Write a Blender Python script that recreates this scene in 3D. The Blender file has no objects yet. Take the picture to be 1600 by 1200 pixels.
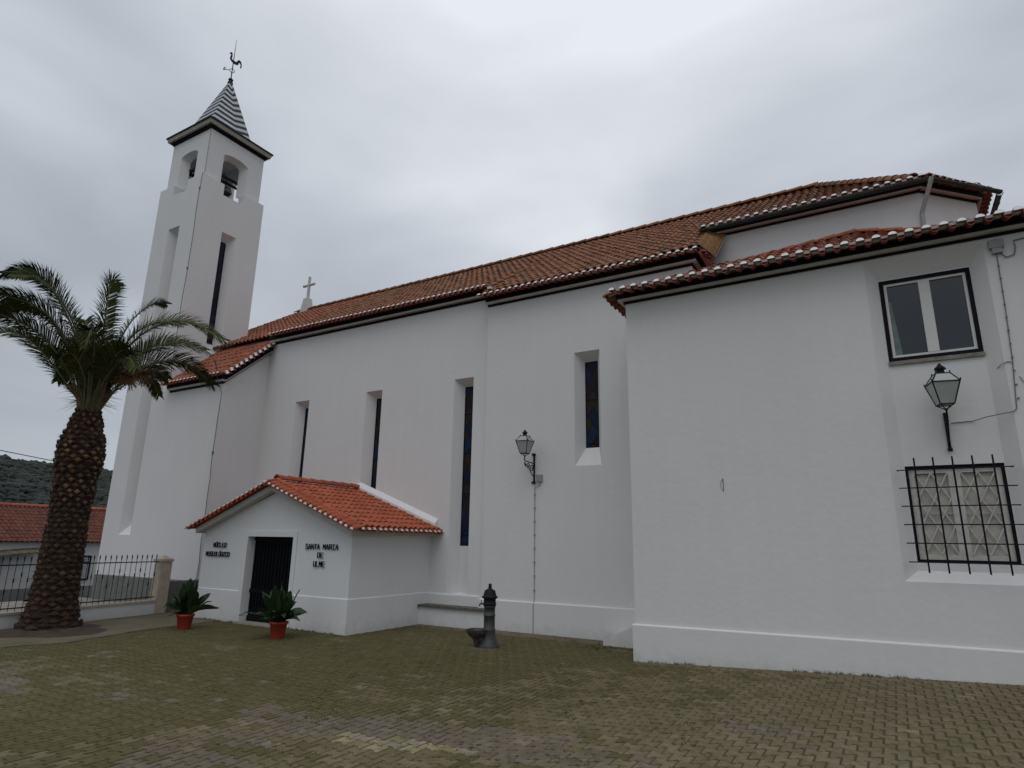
import bpy, bmesh, math, random
from mathutils import Vector, Matrix, noise
R = math.radians
random.seed(11)
SC = bpy.context.scene
COL = SC.collection
# ---------------------------------------------------------------- camera
cam_d = bpy.data.cameras.new('camera'); cam = bpy.data.objects.new('camera', cam_d); COL.objects.link(cam)
def cam_matrix(p, q, r):
    cp, sp, cq, sq, cr, sr = math.cos(p), math.sin(p), math.cos(q), math.sin(q), math.cos(r), math.sin(r)
    A = Matrix(((1,0,0),(0,0,-1),(0,1,0)))
    yaw = Matrix(((cq,sq,0),(-sq,cq,0),(0,0,1)))
    pit = Matrix(((1,0,0),(0,cp,sp),(0,-sp,cp)))
    rol = Matrix(((cr,-sr,0),(sr,cr,0),(0,0,1)))
    return rol @ pit @ A @ yaw
M = cam_matrix(R(14.222), R(30.762), R(0.909))
rot = Matrix((M[0], -Vector(M[1]), -Vector(M[2]))).transposed()
CAMP = Vector((0, 0, 1.92))
cam.matrix_world = Matrix.Translation(CAMP) @ rot.to_4x4()
cam_d.sensor_width = 36; cam_d.lens = 979.6 / 1600 * 36; cam_d.clip_end = 3000; cam_d.clip_start = .05
SC.camera = cam
SC.render.resolution_x = 1024; SC.render.resolution_y = 768
SC.view_settings.view_transform = 'Standard'; SC.view_settings.look = 'None'
SC.view_settings.exposure = 0.0; SC.view_settings.gamma = 1
# ---------------------------------------------------------------- sky: overcast
W = bpy.data.worlds.new('World'); SC.world = W; W.use_nodes = True
nt = W.node_tree; nt.nodes.clear()
def N(t, typ, **k):
    n = t.nodes.new(typ)
    for a, b in k.items(): setattr(n, a, b)
    return n
out = N(nt, 'ShaderNodeOutputWorld')
sky = N(nt, 'ShaderNodeTexSky', sky_type='NISHITA', sun_disc=False, sun_elevation=R(62), sun_rotation=R(160))
bg1 = N(nt, 'ShaderNodeBackground'); bg1.inputs[1].default_value = .05
nt.links.new(sky.outputs[0], bg1.inputs[0])
tc = N(nt, 'ShaderNodeTexCoord')
mp = N(nt, 'ShaderNodeMapping'); mp.inputs['Scale'].default_value = (1, 1, 2.4)
nt.links.new(tc.outputs['Generated'], mp.inputs[0])
nz = N(nt, 'ShaderNodeTexNoise'); nz.inputs['Scale'].default_value = 1.7; nz.inputs['Detail'].default_value = 7; nz.inputs['Roughness'].default_value = .42; nz.inputs['Distortion'].default_value = .35
nt.links.new(mp.outputs[0], nz.inputs[0])
cr_ = N(nt, 'ShaderNodeValToRGB')
cr_.color_ramp.elements[0].position = .28; cr_.color_ramp.elements[0].color = (.36, .395, .44, 1)
cr_.color_ramp.elements[1].position = .80; cr_.color_ramp.elements[1].color = (.86, .89, .95, 1)
e = cr_.color_ramp.elements.new(.52); e.color = (.56, .60, .66, 1)
spz = N(nt, 'ShaderNodeSeparateXYZ'); nt.links.new(tc.outputs['Generated'], spz.inputs[0])
mz = N(nt, 'ShaderNodeMapRange'); mz.inputs[1].default_value = 0; mz.inputs[2].default_value = .95; mz.inputs[3].default_value = -.27; mz.inputs[4].default_value = .22
nt.links.new(spz.outputs[2], mz.inputs[0])
ad = N(nt, 'ShaderNodeMath', operation='ADD'); nt.links.new(nz.outputs[0], ad.inputs[0]); nt.links.new(mz.outputs[0], ad.inputs[1]); GLOW = (M.transposed() @ Vector((90/979.6, -640/979.6, 1))).normalized()     # thin, bright part of the cloud cover
dp = N(nt, 'ShaderNodeVectorMath', operation='DOT_PRODUCT'); nt.links.new(tc.outputs['Generated'], dp.inputs[0]); dp.inputs[1].default_value = GLOW
mg = N(nt, 'ShaderNodeMapRange', interpolation_type='SMOOTHSTEP'); mg.inputs[1].default_value = .84; mg.inputs[2].default_value = 1.0; mg.inputs[3].default_value = 0; mg.inputs[4].default_value = .17
nt.links.new(dp.outputs['Value'], mg.inputs[0])
ad2 = N(nt, 'ShaderNodeMath', operation='ADD'); nt.links.new(ad.outputs[0], ad2.inputs[0]); nt.links.new(mg.outputs[0], ad2.inputs[1]); nt.links.new(ad2.outputs[0], cr_.inputs[0])
bg2 = N(nt, 'ShaderNodeBackground'); bg2.inputs[1].default_value = 1.0
nt.links.new(cr_.outputs[0], bg2.inputs[0])
mxs = N(nt, 'ShaderNodeMixShader'); mxs.inputs[0].default_value = .93
nt.links.new(bg1.outputs[0], mxs.inputs[1]); nt.links.new(bg2.outputs[0], mxs.inputs[2]); nt.links.new(mxs.outputs[0], out.inputs[0])
sl = bpy.data.lights.new('sun', 'SUN'); sl.energy = .5; sl.angle = R(40); sl.color = (1, .97, .93)
so = bpy.data.objects.new('sun', sl); COL.objects.link(so)
_d = Vector((math.sin(R(160))*math.cos(R(62)), math.cos(R(160))*math.cos(R(62)), math.sin(R(62))))
so.rotation_euler = _d.to_track_quat('Z', 'Y').to_euler(); so.location = (0, -5, 30)

# ---------------------------------------------------------------- materials
def mat(name, col, rough=.8, var=.12, scale=3., bump=0., bscale=40., metal=0., col2=None, tile=False, spec=.5, streak=0., attrs=None, detail=4):
    m = bpy.data.materials.new(name); m.use_nodes = True; t = m.node_tree; b = t.nodes['Principled BSDF']
    b.inputs['Roughness'].default_value = rough; b.inputs['Metallic'].default_value = metal
    b.inputs['Specular IOR Level'].default_value = spec
    tcn = N(t, 'ShaderNodeTexCoord'); geo = N(t, 'ShaderNodeNewGeometry')
    n1 = N(t, 'ShaderNodeTexNoise'); n1.inputs['Scale'].default_value = scale; n1.inputs['Detail'].default_value = detail
    t.links.new(geo.outputs['Position'], n1.inputs['Vector'])
    c2 = col2 or tuple(c*(1-var*2) for c in col)
    ramp = N(t, 'ShaderNodeValToRGB'); ramp.color_ramp.elements[0].position = .3; ramp.color_ramp.elements[1].position = .7
    ramp.color_ramp.elements[0].color = (*c2, 1); ramp.color_ramp.elements[1].color = (*col, 1)
    t.links.new(n1.outputs[0], ramp.inputs[0])
    last = ramp.outputs[0]
    if tile:
        at = N(t, 'ShaderNodeAttribute', attribute_name='rnd')
        r2 = N(t, 'ShaderNodeValToRGB'); els = r2.color_ramp.elements
        els[0].position = 0; els[0].color = (*tile[0], 1); els[1].position = 1; els[1].color = (*tile[-1], 1)
        for i, c in enumerate(tile[1:-1]):
            x = els.new((i+1)/(len(tile)-1)); x.color = (*c, 1)
        t.links.new(at.outputs['Fac'], r2.inputs[0])
        mx = N(t, 'ShaderNodeMix', data_type='RGBA', blend_type='MULTIPLY'); mx.inputs[0].default_value = 1
        t.links.new(r2.outputs[0], mx.inputs[6]); t.links.new(last, mx.inputs[7]); last = mx.outputs[2]
    if streak:
        mpn = N(t, 'ShaderNodeMapping'); mpn.inputs['Scale'].default_value = (5, 5, .35)
        t.links.new(geo.outputs['Position'], mpn.inputs[0])
        n3 = N(t, 'ShaderNodeTexNoise'); n3.inputs['Scale'].default_value = 1.2; n3.inputs['Detail'].default_value = 6
        t.links.new(mpn.outputs[0], n3.inputs[0])
        mr = N(t, 'ShaderNodeMapRange'); mr.inputs[1].default_value = .35; mr.inputs[2].default_value = .62; mr.inputs[3].default_value = 1-streak; mr.inputs[4].default_value = 1
        t.links.new(n3.outputs[0], mr.inputs[0])
        mx = N(t, 'ShaderNodeMix', data_type='RGBA', blend_type='MULTIPLY'); mx.inputs[0].default_value = 1
        t.links.new(last, mx.inputs[6]); t.links.new(mr.outputs[0], mx.inputs[7]); last = mx.outputs[2]
    t.links.new(last, b.inputs['Base Color'])
    if bump:
        n2 = N(t, 'ShaderNodeTexNoise'); n2.inputs['Scale'].default_value = bscale; n2.inputs['Detail'].default_value = 5
        t.links.new(geo.outputs['Position'], n2.inputs['Vector'])
        bp = N(t, 'ShaderNodeBump'); bp.inputs['Strength'].default_value = bump; bp.inputs['Distance'].default_value = .02
        t.links.new(n2.outputs[0], bp.inputs['Height']); t.links.new(bp.outputs[0], b.inputs['Normal'])
    return m
def plaster(name, col, dirt=.12):
    m = mat(name, col, .85, .02, .6, .22, 9, streak=.018, spec=.2)
    t = m.node_tree; b = t.nodes['Principled BSDF']; prev = b.inputs['Base Color'].links[0].from_socket
    geo = N(t, 'ShaderNodeNewGeometry'); sp = N(t, 'ShaderNodeSeparateXYZ'); t.links.new(geo.outputs['Position'], sp.inputs[0])
    ns = N(t, 'ShaderNodeTexNoise'); ns.inputs['Scale'].default_value = 5; ns.inputs['Detail'].default_value = 8; ns.inputs['Roughness'].default_value = .7
    t.links.new(geo.outputs['Position'], ns.inputs['Vector'])
    # mud splashes: noisy, only in the lowest 30 cm
    a = N(t, 'ShaderNodeMath', operation='MULTIPLY_ADD'); t.links.new(ns.outputs[0], a.inputs[0]); a.inputs[1].default_value = .75
    t.links.new(sp.outputs['Z'], a.inputs[2])
    mr = N(t, 'ShaderNodeMapRange'); mr.inputs[1].default_value = .3; mr.inputs[2].default_value = .62; mr.inputs[3].default_value = dirt*2.4; mr.inputs[4].default_value = 0
    t.links.new(a.outputs[0], mr.inputs[0])
    mx = N(t, 'ShaderNodeMix', data_type='RGBA'); t.links.new(mr.outputs[0], mx.inputs[0]); t.links.new(prev, mx.inputs[6]); mx.inputs[7].default_value = (.30, .27, .21, 1)
    t.links.new(mx.outputs[2], b.inputs['Base Color'])
    return m
WHITE = plaster('white_plaster', (.71, .705, .70))
WHITE2 = plaster('white_plaster_annex', (.74, .745, .745))
SOFF = mat('pale_mortar', (.66, .63, .58), .9, .15, 8, .3, 40)
PINK = mat('pinkish_band', (.52, .40, .36), .9, .1, 6)
PALE = mat('pale_band', (.60, .58, .54), .85, .08, 5)
NAVY = mat('navy_paint', (.010, .009, .016), .7, .15, 6, .1, 40, spec=.12)
GREYP = mat('grey_cement', (.20, .195, .185), .9, .15, 5, .4, 30, streak=.2)
T_OLD = mat('old_tiles', (1, 1, 1), .85, .2, 5, .5, 60, col2=(.62, .60, .55), tile=[(.125, .058, .026), (.215, .078, .030), (.27, .092, .034), (.25, .108, .046), (.30, .135, .06)])
T_NEW = mat('new_tiles', (1, 1, 1), .75, .1, 5, .25, 60, col2=(.84, .80, .78), tile=[(.30, .062, .022), (.36, .080, .028), (.40, .092, .034), (.43, .11, .043)])
T_MID = mat('weathered_orange_tiles', (1, 1, 1), .8, .15, 5, .4, 60, col2=(.70, .66, .60), tile=[(.20, .062, .026), (.28, .076, .030), (.32, .088, .034), (.30, .115, .052)])
T_HOUSE = mat('house_tiles', (1, 1, 1), .85, .2, 3, .3, 60, col2=(.68, .64, .6), tile=[(.105, .028, .012), (.14, .036, .015), (.165, .045, .018)])
T_RED = mat('eave_tiles_red', (1, 1, 1), .7, .2, 9, .3, 60, col2=(.66, .60, .58), tile=[(.21, .045, .028), (.29, .065, .038), (.34, .085, .05)])
T_MOSS = mat('mossy_tiles', (1, 1, 1), .9, .2, 9, .6, 50, col2=(.50, .55, .32), tile=[(.20, .125, .035), (.26, .13, .04), (.32, .11, .035)])
CAPW = mat('white_caps', (.76, .76, .74), .8, .06, 25)
IRON = mat('black_iron', (.013, .013, .016), .6, .2, 20, .2, 60, spec=.2)
IRONB = mat('blue_black_iron', (.009, .009, .022), .6, .2, 20, .1, 60, spec=.15)
GUT = mat('green_black_gutter', (.035, .05, .038), .5, .3, 7)
GREYM = mat('grey_pvc', (.38, .38, .38), .55, .1, 8)
BOXG = mat('grey_box', (.33, .33, .33), .5, .1, 9)
CABLE = mat('dark_cable', (.16, .16, .175), .6, .1)
CABLEL = mat('light_cable', (.40, .40, .40), .6, .1)
PAINTW = mat('white_frame_paint', (.68, .67, .64), .4, .05, 5)
SHUT = mat('worn_white_shutter', (.60, .58, .53), .6, .12, 9)
CONC = mat('concrete', (.25, .235, .21), .95, .18, 2.5, .5, 20)
STONE = mat('weathered_stone', (.30, .275, .24), .9, .25, 8, .6, 30)
BENCHT = mat('brown_stone', (.17, .15, .125), .85, .3, 9, .5, 30)
CREAM = mat('cream_paint', (.50, .42, .33), .8, .12, 6, .2, 30)
BRONZE = mat('bronze_bell', (.035, .04, .035), .4, .3, 9, metal=.7)
DARKWOOD = mat('dark_wood', (.035, .026, .02), .7, .3, 9, .3, 30)
ASPH = mat('street_asphalt', (.07, .07, .068), .95, .2, 3, .5, 40)
def glass(name, col, rough=.08, spec=.5):
    m = mat(name, col, rough, .1, 2, spec=spec); return m
G_WIN = glass('window_glass', (.022, .028, .034), .06, .6)
G_LAMP = glass('frosted_lamp_glass', (.40, .43, .41), .25)
# stained glass: lozenges of blue, brown and near-black with lead lines, in metres on the pane
def stained():
    m = bpy.data.materials.new('stained_glass'); m.use_nodes = True; t = m.node_tree; b = t.nodes['Principled BSDF']
    b.inputs['Roughness'].default_value = .35; b.inputs['Specular IOR Level'].default_value = .12
    uv = N(t, 'ShaderNodeUVMap'); sp = N(t, 'ShaderNodeSeparateXYZ'); t.links.new(uv.outputs[0], sp.inputs[0])
    def math_(op, a, b_=None, c=None):
        n = N(t, 'ShaderNodeMath', operation=op)
        for i, v in enumerate((a, b_, c)):
            if v is None: continue
            if isinstance(v, (int, float)): n.inputs[i].default_value = v
            else: t.links.new(v, n.inputs[i])
        return n.outputs[0]
    u = math_('MULTIPLY', sp.outputs[0], 1/.27); v = math_('MULTIPLY', sp.outputs[1], 1/.40)
    a = math_('ADD', u, v); d = math_('SUBTRACT', u, v)
    ia = math_('FLOOR', a); idd = math_('FLOOR', d)
    cb = N(t, 'ShaderNodeCombineXYZ'); t.links.new(ia, cb.inputs[0]); t.links.new(idd, cb.inputs[1])
    wn = N(t, 'ShaderNodeTexWhiteNoise'); t.links.new(cb.outputs[0], wn.inputs[0])
    rp = N(t, 'ShaderNodeValToRGB'); rp.color_ramp.interpolation = 'CONSTANT'; el = rp.color_ramp.elements
    el[0].position = 0; el[0].color = (.012, .012, .022, 1); el[1].position = .35; el[1].color = (.010, .015, .042, 1)
    for p, c in ((.6, (.03, .022, .016, 1)), (.78, (.012, .024, .065, 1)), (.9, (.022, .015, .022, 1))):
        x = el.new(p); x.color = c
    t.links.new(wn.outputs[0], rp.inputs[0])
    def line(x):
        f = math_('FRACT', x); return math_('LESS_THAN', f, .07)
    ln = math_('MAXIMUM', line(a), line(d))
    hz = math_('LESS_THAN', math_('FRACT', math_('MULTIPLY', sp.outputs[1], 1/1.03)), .035)
    ln = math_('MAXIMUM', ln, hz)
    mx = N(t, 'ShaderNodeMix', data_type='RGBA'); t.links.new(ln, mx.inputs[0]); t.links.new(rp.outputs[0], mx.inputs[6]); mx.inputs[7].default_value = (.006, .006, .008, 1)
    t.links.new(mx.outputs[2], b.inputs['Base Color'])
    return m
G_ST = stained()

# ---------------------------------------------------------------- mesh builder
class MB:
    def __init__(s): s.v = []; s.f = []; s.m = []; s.r = []; s.sm = []
    def face(s, pts, m=0, r=0., smooth=False):
        i = len(s.v); s.v += [tuple(p) for p in pts]; s.f.append(tuple(range(i, i+len(pts)))); s.m.append(m); s.r.append(r); s.sm.append(smooth)
    def addmesh(s, vs, fs, m=0, r=0., smooth=False):
        i = len(s.v); s.v += [tuple(p) for p in vs]
        for f in fs: s.f.append(tuple(a+i for a in f)); s.m.append(m); s.r.append(r); s.sm.append(smooth)
    def prism(s, bot, top, m=0, r=0.):
        n = len(bot); s.addmesh(list(bot)+list(top), [tuple(reversed(range(n))), tuple(range(n, 2*n))]+[(i, (i+1) % n, n+(i+1) % n, n+i) for i in range(n)], m, r)
    def box(s, a, b, m=0, r=0.):
        (x0, y0, z0), (x1, y1, z1) = a, b
        s.prism([(x0,y0,z0),(x1,y0,z0),(x1,y1,z0),(x0,y1,z0)], [(x0,y0,z1),(x1,y0,z1),(x1,y1,z1),(x0,y1,z1)], m, r)
    def obox(s, c, ax, ay, az, m=0, r=0.):   # centre and three half-axis vectors
        c, ax, ay, az = map(Vector, (c, ax, ay, az))
        q = [c-ax-ay, c+ax-ay, c+ax+ay, c-ax+ay]
        s.prism([p-az for p in q], [p+az for p in q], m, r)
    def tube(s, pts, rad, n=8, m=0, r=0., cap=True, smooth=True):
        pts = [Vector(p) for p in pts]; k = len(pts)
        if isinstance(rad, (int, float)): rad = [rad]*k
        t0 = (pts[1]-pts[0]).normalized(); nrm = t0.orthogonal().normalized(); vs = []
        for i, p in enumerate(pts):
            t = (pts[min(i+1, k-1)]-pts[max(i-1, 0)]).normalized()
            nrm = (nrm-t*nrm.dot(t)).normalized(); bn = t.cross(nrm)
            for j in range(n):
                a = 2*math.pi*j/n; vs.append(p+(nrm*math.cos(a)+bn*math.sin(a))*rad[i])
        fs = [(i*n+j, i*n+(j+1) % n, (i+1)*n+(j+1) % n, (i+1)*n+j) for i in range(k-1) for j in range(n)]
        s.addmesh(vs, fs, m, r, smooth)
        if cap: s.face([vs[j] for j in reversed(range(n))], m, r); s.face([vs[(k-1)*n+j] for j in range(n)], m, r)
    def lathe(s, c, prof, n=20, m=0, r=0., smooth=True, a0=0.):
        c = Vector(c); vs = [c+Vector((q*math.cos(a0+2*math.pi*j/n), q*math.sin(a0+2*math.pi*j/n), z)) for q, z in prof for j in range(n)]
        s.addmesh(vs, [(i*n+j, i*n+(j+1) % n, (i+1)*n+(j+1) % n, (i+1)*n+j) for i in range(len(prof)-1) for j in range(n)], m, r, smooth)
        s.face([vs[j] for j in reversed(range(n))], m, r); s.face(vs[-n:], m, r)
    def build(s, name, mats, parent=None, uv=None):
        me = bpy.data.meshes.new(name); me.from_pydata(s.v, [], s.f)
        if not isinstance(mats, (list, tuple)): mats = [mats]
        for x in mats: me.materials.append(x)
        me.polygons.foreach_set('material_index', s.m); me.polygons.foreach_set('use_smooth', s.sm)
        at = me.attributes.new('rnd', 'FLOAT', 'FACE'); at.data.foreach_set('value', s.r)
        if uv:
            u = me.uv_layers.new(name='UVMap')
            for lp in me.loops: u.data[lp.index].uv = uv(me.vertices[lp.vertex_index].co)
        me.update()
        o = bpy.data.objects.new(name, me); COL.objects.link(o)
        if parent: o.parent = parent
        return o
def tag(o, label=None, cat=None, group=None, kind=None):
    if label: o['label'] = label
    if cat: o['category'] = cat
    if group: o['group'] = group
    if kind: o['kind'] = kind
    return o
ORIG = {}
def thing(name, loc, label, cat, group=None):
    o = bpy.data.objects.new(name, None); COL.objects.link(o); o.location = loc; o.empty_display_size = .2
    return tag(o, label, cat, group)
def attach(root, o):    # meshes are written in world coordinates; hang them under the thing without moving them
    o.parent = root; o.matrix_parent_inverse = Matrix.Translation(-Vector(root.location))
    return o
def part(mb, name, mats, root, uv=None, sub=None):
    o = mb.build(name, mats, None, uv)
    if sub is not None:
        o.parent = sub; o.matrix_parent_inverse = Matrix.Identity(4)
    else: attach(root, o)
    return o
def finish(o, merge=True):
    bm = bmesh.new(); bm.from_mesh(o.data)
    if merge: bmesh.ops.remove_doubles(bm, verts=bm.verts, dist=1e-4)
    bmesh.ops.recalc_face_normals(bm, faces=bm.faces); bm.to_mesh(o.data); bm.free()
def cut(o, planes):     # planes: (point, normal) - what lies on the normal's side is removed
    bm = bmesh.new(); bm.from_mesh(o.data)
    for p, n in planes:
        bmesh.ops.bisect_plane(bm, geom=bm.verts[:]+bm.edges[:]+bm.faces[:], plane_co=p, plane_no=n, clear_outer=True, dist=1e-5)
    bm.to_mesh(o.data); bm.free()

# ---------------------------------------------------------------- shared architecture builders
def roof_sheet(name, O, u, v, nu, L, period, m, root, planes=(), course=.36, amp=.035, seed=0, jitter=.006):
    """barrel-tile surface: O lower left corner, u along the eave, v up the slope"""
    rr = random.Random(seed); O = Vector(O); u = Vector(u).normalized(); v = Vector(v).normalized(); n = u.cross(v)
    mb = MB(); S = 8; rows = int(math.ceil(L/course))
    prof = []
    for i in range(S+1):
        x = i/S
        prof.append(amp*1.25*math.sqrt(max(0, 1-((x-.5)/.34)**2))-.2*amp if abs(x-.5) < .34 else -.2*amp-amp*.55*math.sin(math.pi*min(x, 1-x)/.16*.5 if False else math.pi*(.16-min(x, 1-x))/.32))
    for c in range(nu):
        for r in range(rows):
            rd = rr.random(); dz = rr.uniform(-jitter, jitter); sh = rr.uniform(-.006, .006); shv = rr.uniform(-.012, .012)
            rd2 = rr.random()
            lo, hi = [], []
            for i in range(S+1):
                p = O+u*((c+i/S)*period+sh)
                lo.append(p+v*(r*course+shv)+n*(prof[i]+.022+dz)); hi.append(p+v*min(L, (r+1)*course+.03)+n*(prof[i]-.004+dz))
            fr = [q-n*.03 for q in lo]
            mb.addmesh(lo+hi, [(i, i+1, S+2+i, S+1+i) for i in range(1, S-1)], 0, rd, True)
            mb.addmesh(lo+hi, [(i, i+1, S+2+i, S+1+i) for i in (0, S-1)], 0, rd2*.5, True)
            mb.addmesh(fr+lo, [(i, i+1, S+2+i, S+1+i) for i in range(S)], 0, rd*.5)
    o = part(mb, name, m, root)
    if planes: cut(o, planes)
    return o
def ridge(name, a, b, rad, m, root, seg=.42, sub=None):
    a, b = Vector(a), Vector(b); L = (b-a).length; t = (b-a)/L; k = max(2, round(L/seg)); mb = MB(); up = Vector((0, 0, 1)); s = t.cross(up).normalized(); up = s.cross(t)
    for i in range(k):
        p0 = a+t*(L*i/k-.03); p1 = a+t*(L*(i+1)/k); q0, q1 = [], []
        for j in range(9):
            an = math.pi*j/8; d = s*math.cos(an)+up*math.sin(an)
            q0.append(p0+d*rad*.86); q1.append(p1+d*rad*1.1)
        rd = random.random()
        mb.addmesh(q0+q1, [(j, j+1, 10+j, 9+j) for j in range(8)], 0, rd, True)
        mb.addmesh(q1+[p1+(x-p1)*.72 for x in q1], [(j, j+1, 10+j, 9+j) for j in range(8)], 0, rd*.4)
    return part(mb, name, m, root)
def eave(name, a, b, out_, root, period=.19, drop=.32, proj=.36, rad=.056, cap=True, soff=SOFF, first=0, tilt=.055, red=T_RED, lift=(0, 0, 0), inner=.25):
    """beirado: half-round channel tiles below, covers above with white mortared ends"""
    a, b, w = Vector(a), Vector(b), Vector(out_).normalized(); L = (b-a).length; t = (b-a)/L
    up = t.cross(w);
    if up.z < 0: up = -up
    sl = (w*math.cos(drop)-up*math.sin(drop)).normalized(); nn = (up*math.cos(drop)+w*math.sin(drop)).normalized()
    k = max(2, round(L/period)); p = L/k; mb = MB(); H = 7
    for i in range(k):
        c = a+t*(p*(i+.5)); rd = random.random(); j = random.uniform(-.012, .012)
        q = [[], [], []]
        for jn in range(H):
            an = math.pi*jn/(H-1); d = t*math.cos(an)-nn*math.sin(an)*1.25
            for qq, s_, rr_ in ((q[0], -inner, .85), (q[1], proj-.01+j, 1.0)): qq.append(c+sl*s_+d*rad*rr_)
        mb.addmesh(q[0]+q[1], [(x, x+1, H+1+x, H+x) for x in range(H-1)], 0, rd, True)
        inn = [c+sl*(proj-.03+j)+(x-(c+sl*(proj-.03+j)))*.82 for x in q[1]]
        mb.addmesh(q[1]+inn, [(x, x+1, H+1+x, H+x) for x in range(H-1)], 0, rd*.6)
        mb.addmesh(inn+[x-sl*.1 for x in inn], [(x, x+1, H+1+x, H+x) for x in range(H-1)], 0, rd*.3)
        mb.face([x-sl*.1 for x in inn], 0, 0)
    for i in range(k+1):
        c = a+t*(p*i)+nn*.004; rd = random.random(); j = random.uniform(-.01, .01); rc = p*.29
        q0 = []; q1 = []
        for jn in range(H):
            an = math.pi*jn/(H-1); d = t*math.cos(an)+nn*math.sin(an)*.95
            q0.append(c-sl*inner+d*rc*.9); q1.append(c+sl*(proj+.02+j-tilt*math.sin(an))+d*rc)
        mb.addmesh(q0+q1, [(x, x+1, H+1+x, H+x) for x in range(H-1)], 0, rd, True)
        if cap:
            r1 = [c+sl*(proj+.02+j)+(x-c-sl*(proj+.02+j))*.93 for x in q1]
            mb.addmesh(q1+r1, [(x, x+1, H+1+x, H+x) for x in range(H-1)], 0, rd)
            mb.face([x+sl*.004 for x in r1], 2, rd); 
            mb.addmesh(r1+[x+sl*.004 for x in r1], [(x, x+1, H+1+x, H+x) for x in range(H-1)], 2, rd)
    c0, c1 = a-sl*inner, b-sl*inner; e0, e1 = a+sl*(proj-.09), b+sl*(proj-.09)
    mb.prism([c0-nn*.012, c1-nn*.012, e1-nn*.012, e0-nn*.012], [x+nn*.03 for x in (c0, c1, e1, e0)], 1)
    return part(mb, name, [red, soff, CAPW], root)
def cornice(name, a, b, out_, root, e0=0., e1=0., pale=PALE, scale=1., hs=1.):
    """stepped painted cornice below the tiles; a,b = wall line at the TOP of the cornice"""
    a, b, w = Vector(a), Vector(b), Vector(out_).normalized(); t = (b-a).normalized(); z = Vector((0, 0, 1)); mb = MB()
    bands = [(0, -.085, .145, 1), (-.085, -.125, .12, 0), (-.125, -.17, .03, 1)]
    for z0, z1, d, mi in bands:
        d *= scale; A = a-t*(d if e0 else 0)*e0; B = b+t*(d if e1 else 0)*e1; z0 *= hs; z1 *= hs
        bt = [A+z*z1, B+z*z1, B+w*d+z*z1, A+w*d+z*z1]; mb.prism(bt, [x+z*(z0-z1-.0015) for x in bt], mi)
    o = part(mb, name, [pale, NAVY], root); finish(o, False); return o
def wall(mb, O, u, L, z0, z1, ops, inward, depth_m=0):
    """vertical face with splayed openings. ops: dict(o=(u0,z0,u1,z1), i=(u0,z0,u1,z1), d=depth)"""
    O, u, w = Vector(O), Vector(u).normalized(), Vector(inward).normalized(); Z = Vector((0, 0, 1))
    P = lambda s, h, d=0: O+u*s+Z*(h-O.z)+w*d
    us = sorted({0, L, *[x for op in ops for x in (op['o'][0], op['o'][2])]}); zs = sorted({z0, z1, *[x for op in ops for x in (op['o'][1], op['o'][3])]})
    for i in range(len(us)-1):
        for j in range(len(zs)-1):
            cu, cz = (us[i]+us[i+1])/2, (zs[j]+zs[j+1])/2
            if any(op['o'][0] < cu < op['o'][2] and op['o'][1] < cz < op['o'][3] for op in ops): continue
            mb.face([P(us[i], zs[j]), P(us[i+1], zs[j]), P(us[i+1], zs[j+1]), P(us[i], zs[j+1])])
    for op in ops:
        a, b, d = op['o'], op['i'], op['d']
        A = [P(a[0], a[1]), P(a[2], a[1]), P(a[2], a[3]), P(a[0], a[3])]; B = [P(b[0], b[1], d), P(b[2], b[1], d), P(b[2], b[3], d), P(b[0], b[3], d)]
        for k in range(4): mb.face([A[k], A[(k+1) % 4], B[(k+1) % 4], B[k]])
        g = op.get('g', b)   # glass rect; the rest of the back panel is plaster
        gus = sorted({b[0], b[2], g[0], g[2]}); gz = sorted({b[1], b[3], g[1], g[3]})
        for i in range(len(gus)-1):
            for j in range(len(gz)-1):
                cu, cz = (gus[i]+gus[i+1])/2, (gz[j]+gz[j+1])/2
                if g[0] < cu < g[2] and g[1] < cz < g[3]: continue
                mb.face([P(gus[i], gz[j], d), P(gus[i+1], gz[j], d), P(gus[i+1], gz[j+1], d), P(gus[i], gz[j+1], d)])
def pane_window(root, O, u, inward, g, d, m, frame=None, name='window'):
    """stained lancet: dark frame + pane"""
    O, u, w = Vector(O), Vector(u).normalized(), Vector(inward).normalized(); Z = Vector((0, 0, 1))
    P = lambda s, h, e: O+u*s+Z*(h-O.z)+w*e
    mb = MB(); fw = .018
    for (a, b, c, e) in ((g[0], g[1], g[2], g[1]+fw), (g[0], g[3]-fw, g[2], g[3]), (g[0], g[1]+fw, g[0]+fw, g[3]-fw), (g[2]-fw, g[1]+fw, g[2], g[3]-fw)):
        mb.prism([P(a, b, d+.004), P(c, b, d+.004), P(c, b, d+.05), P(a, b, d+.05)], [P(a, e, d+.004), P(c, e, d+.004), P(c, e, d+.05), P(a, e, d+.05)])
    f = part(mb, name, IRONB, root)
    mb = MB(); mb.prism([P(g[0]+fw, g[1]+fw, d+.02), P(g[2]-fw, g[1]+fw, d+.02), P(g[2]-fw, g[1]+fw, d+.03), P(g[0]+fw, g[1]+fw, d+.03)],
                        [P(g[0]+fw, g[3]-fw, d+.02), P(g[2]-fw, g[3]-fw, d+.02), P(g[2]-fw, g[3]-fw, d+.03), P(g[0]+fw, g[3]-fw, d+.03)])
    cc = (g[0]+g[2])/2
    part(mb, 'glass', m, root, uv=lambda co: ((Vector(co)-O).dot(u)-cc+.5*.27*7, co.z), sub=f)
    return f
def slit(c, w, z0, z1, gw, gz0, gz1, d, iz0=None):
    return dict(o=(c-w/2, z0, c+w/2, z1), i=(c-gw/2, gz0 if iz0 is None else iz0, c+gw/2, gz1), g=(c-gw/2, gz0, c+gw/2, gz1), d=d)
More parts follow.
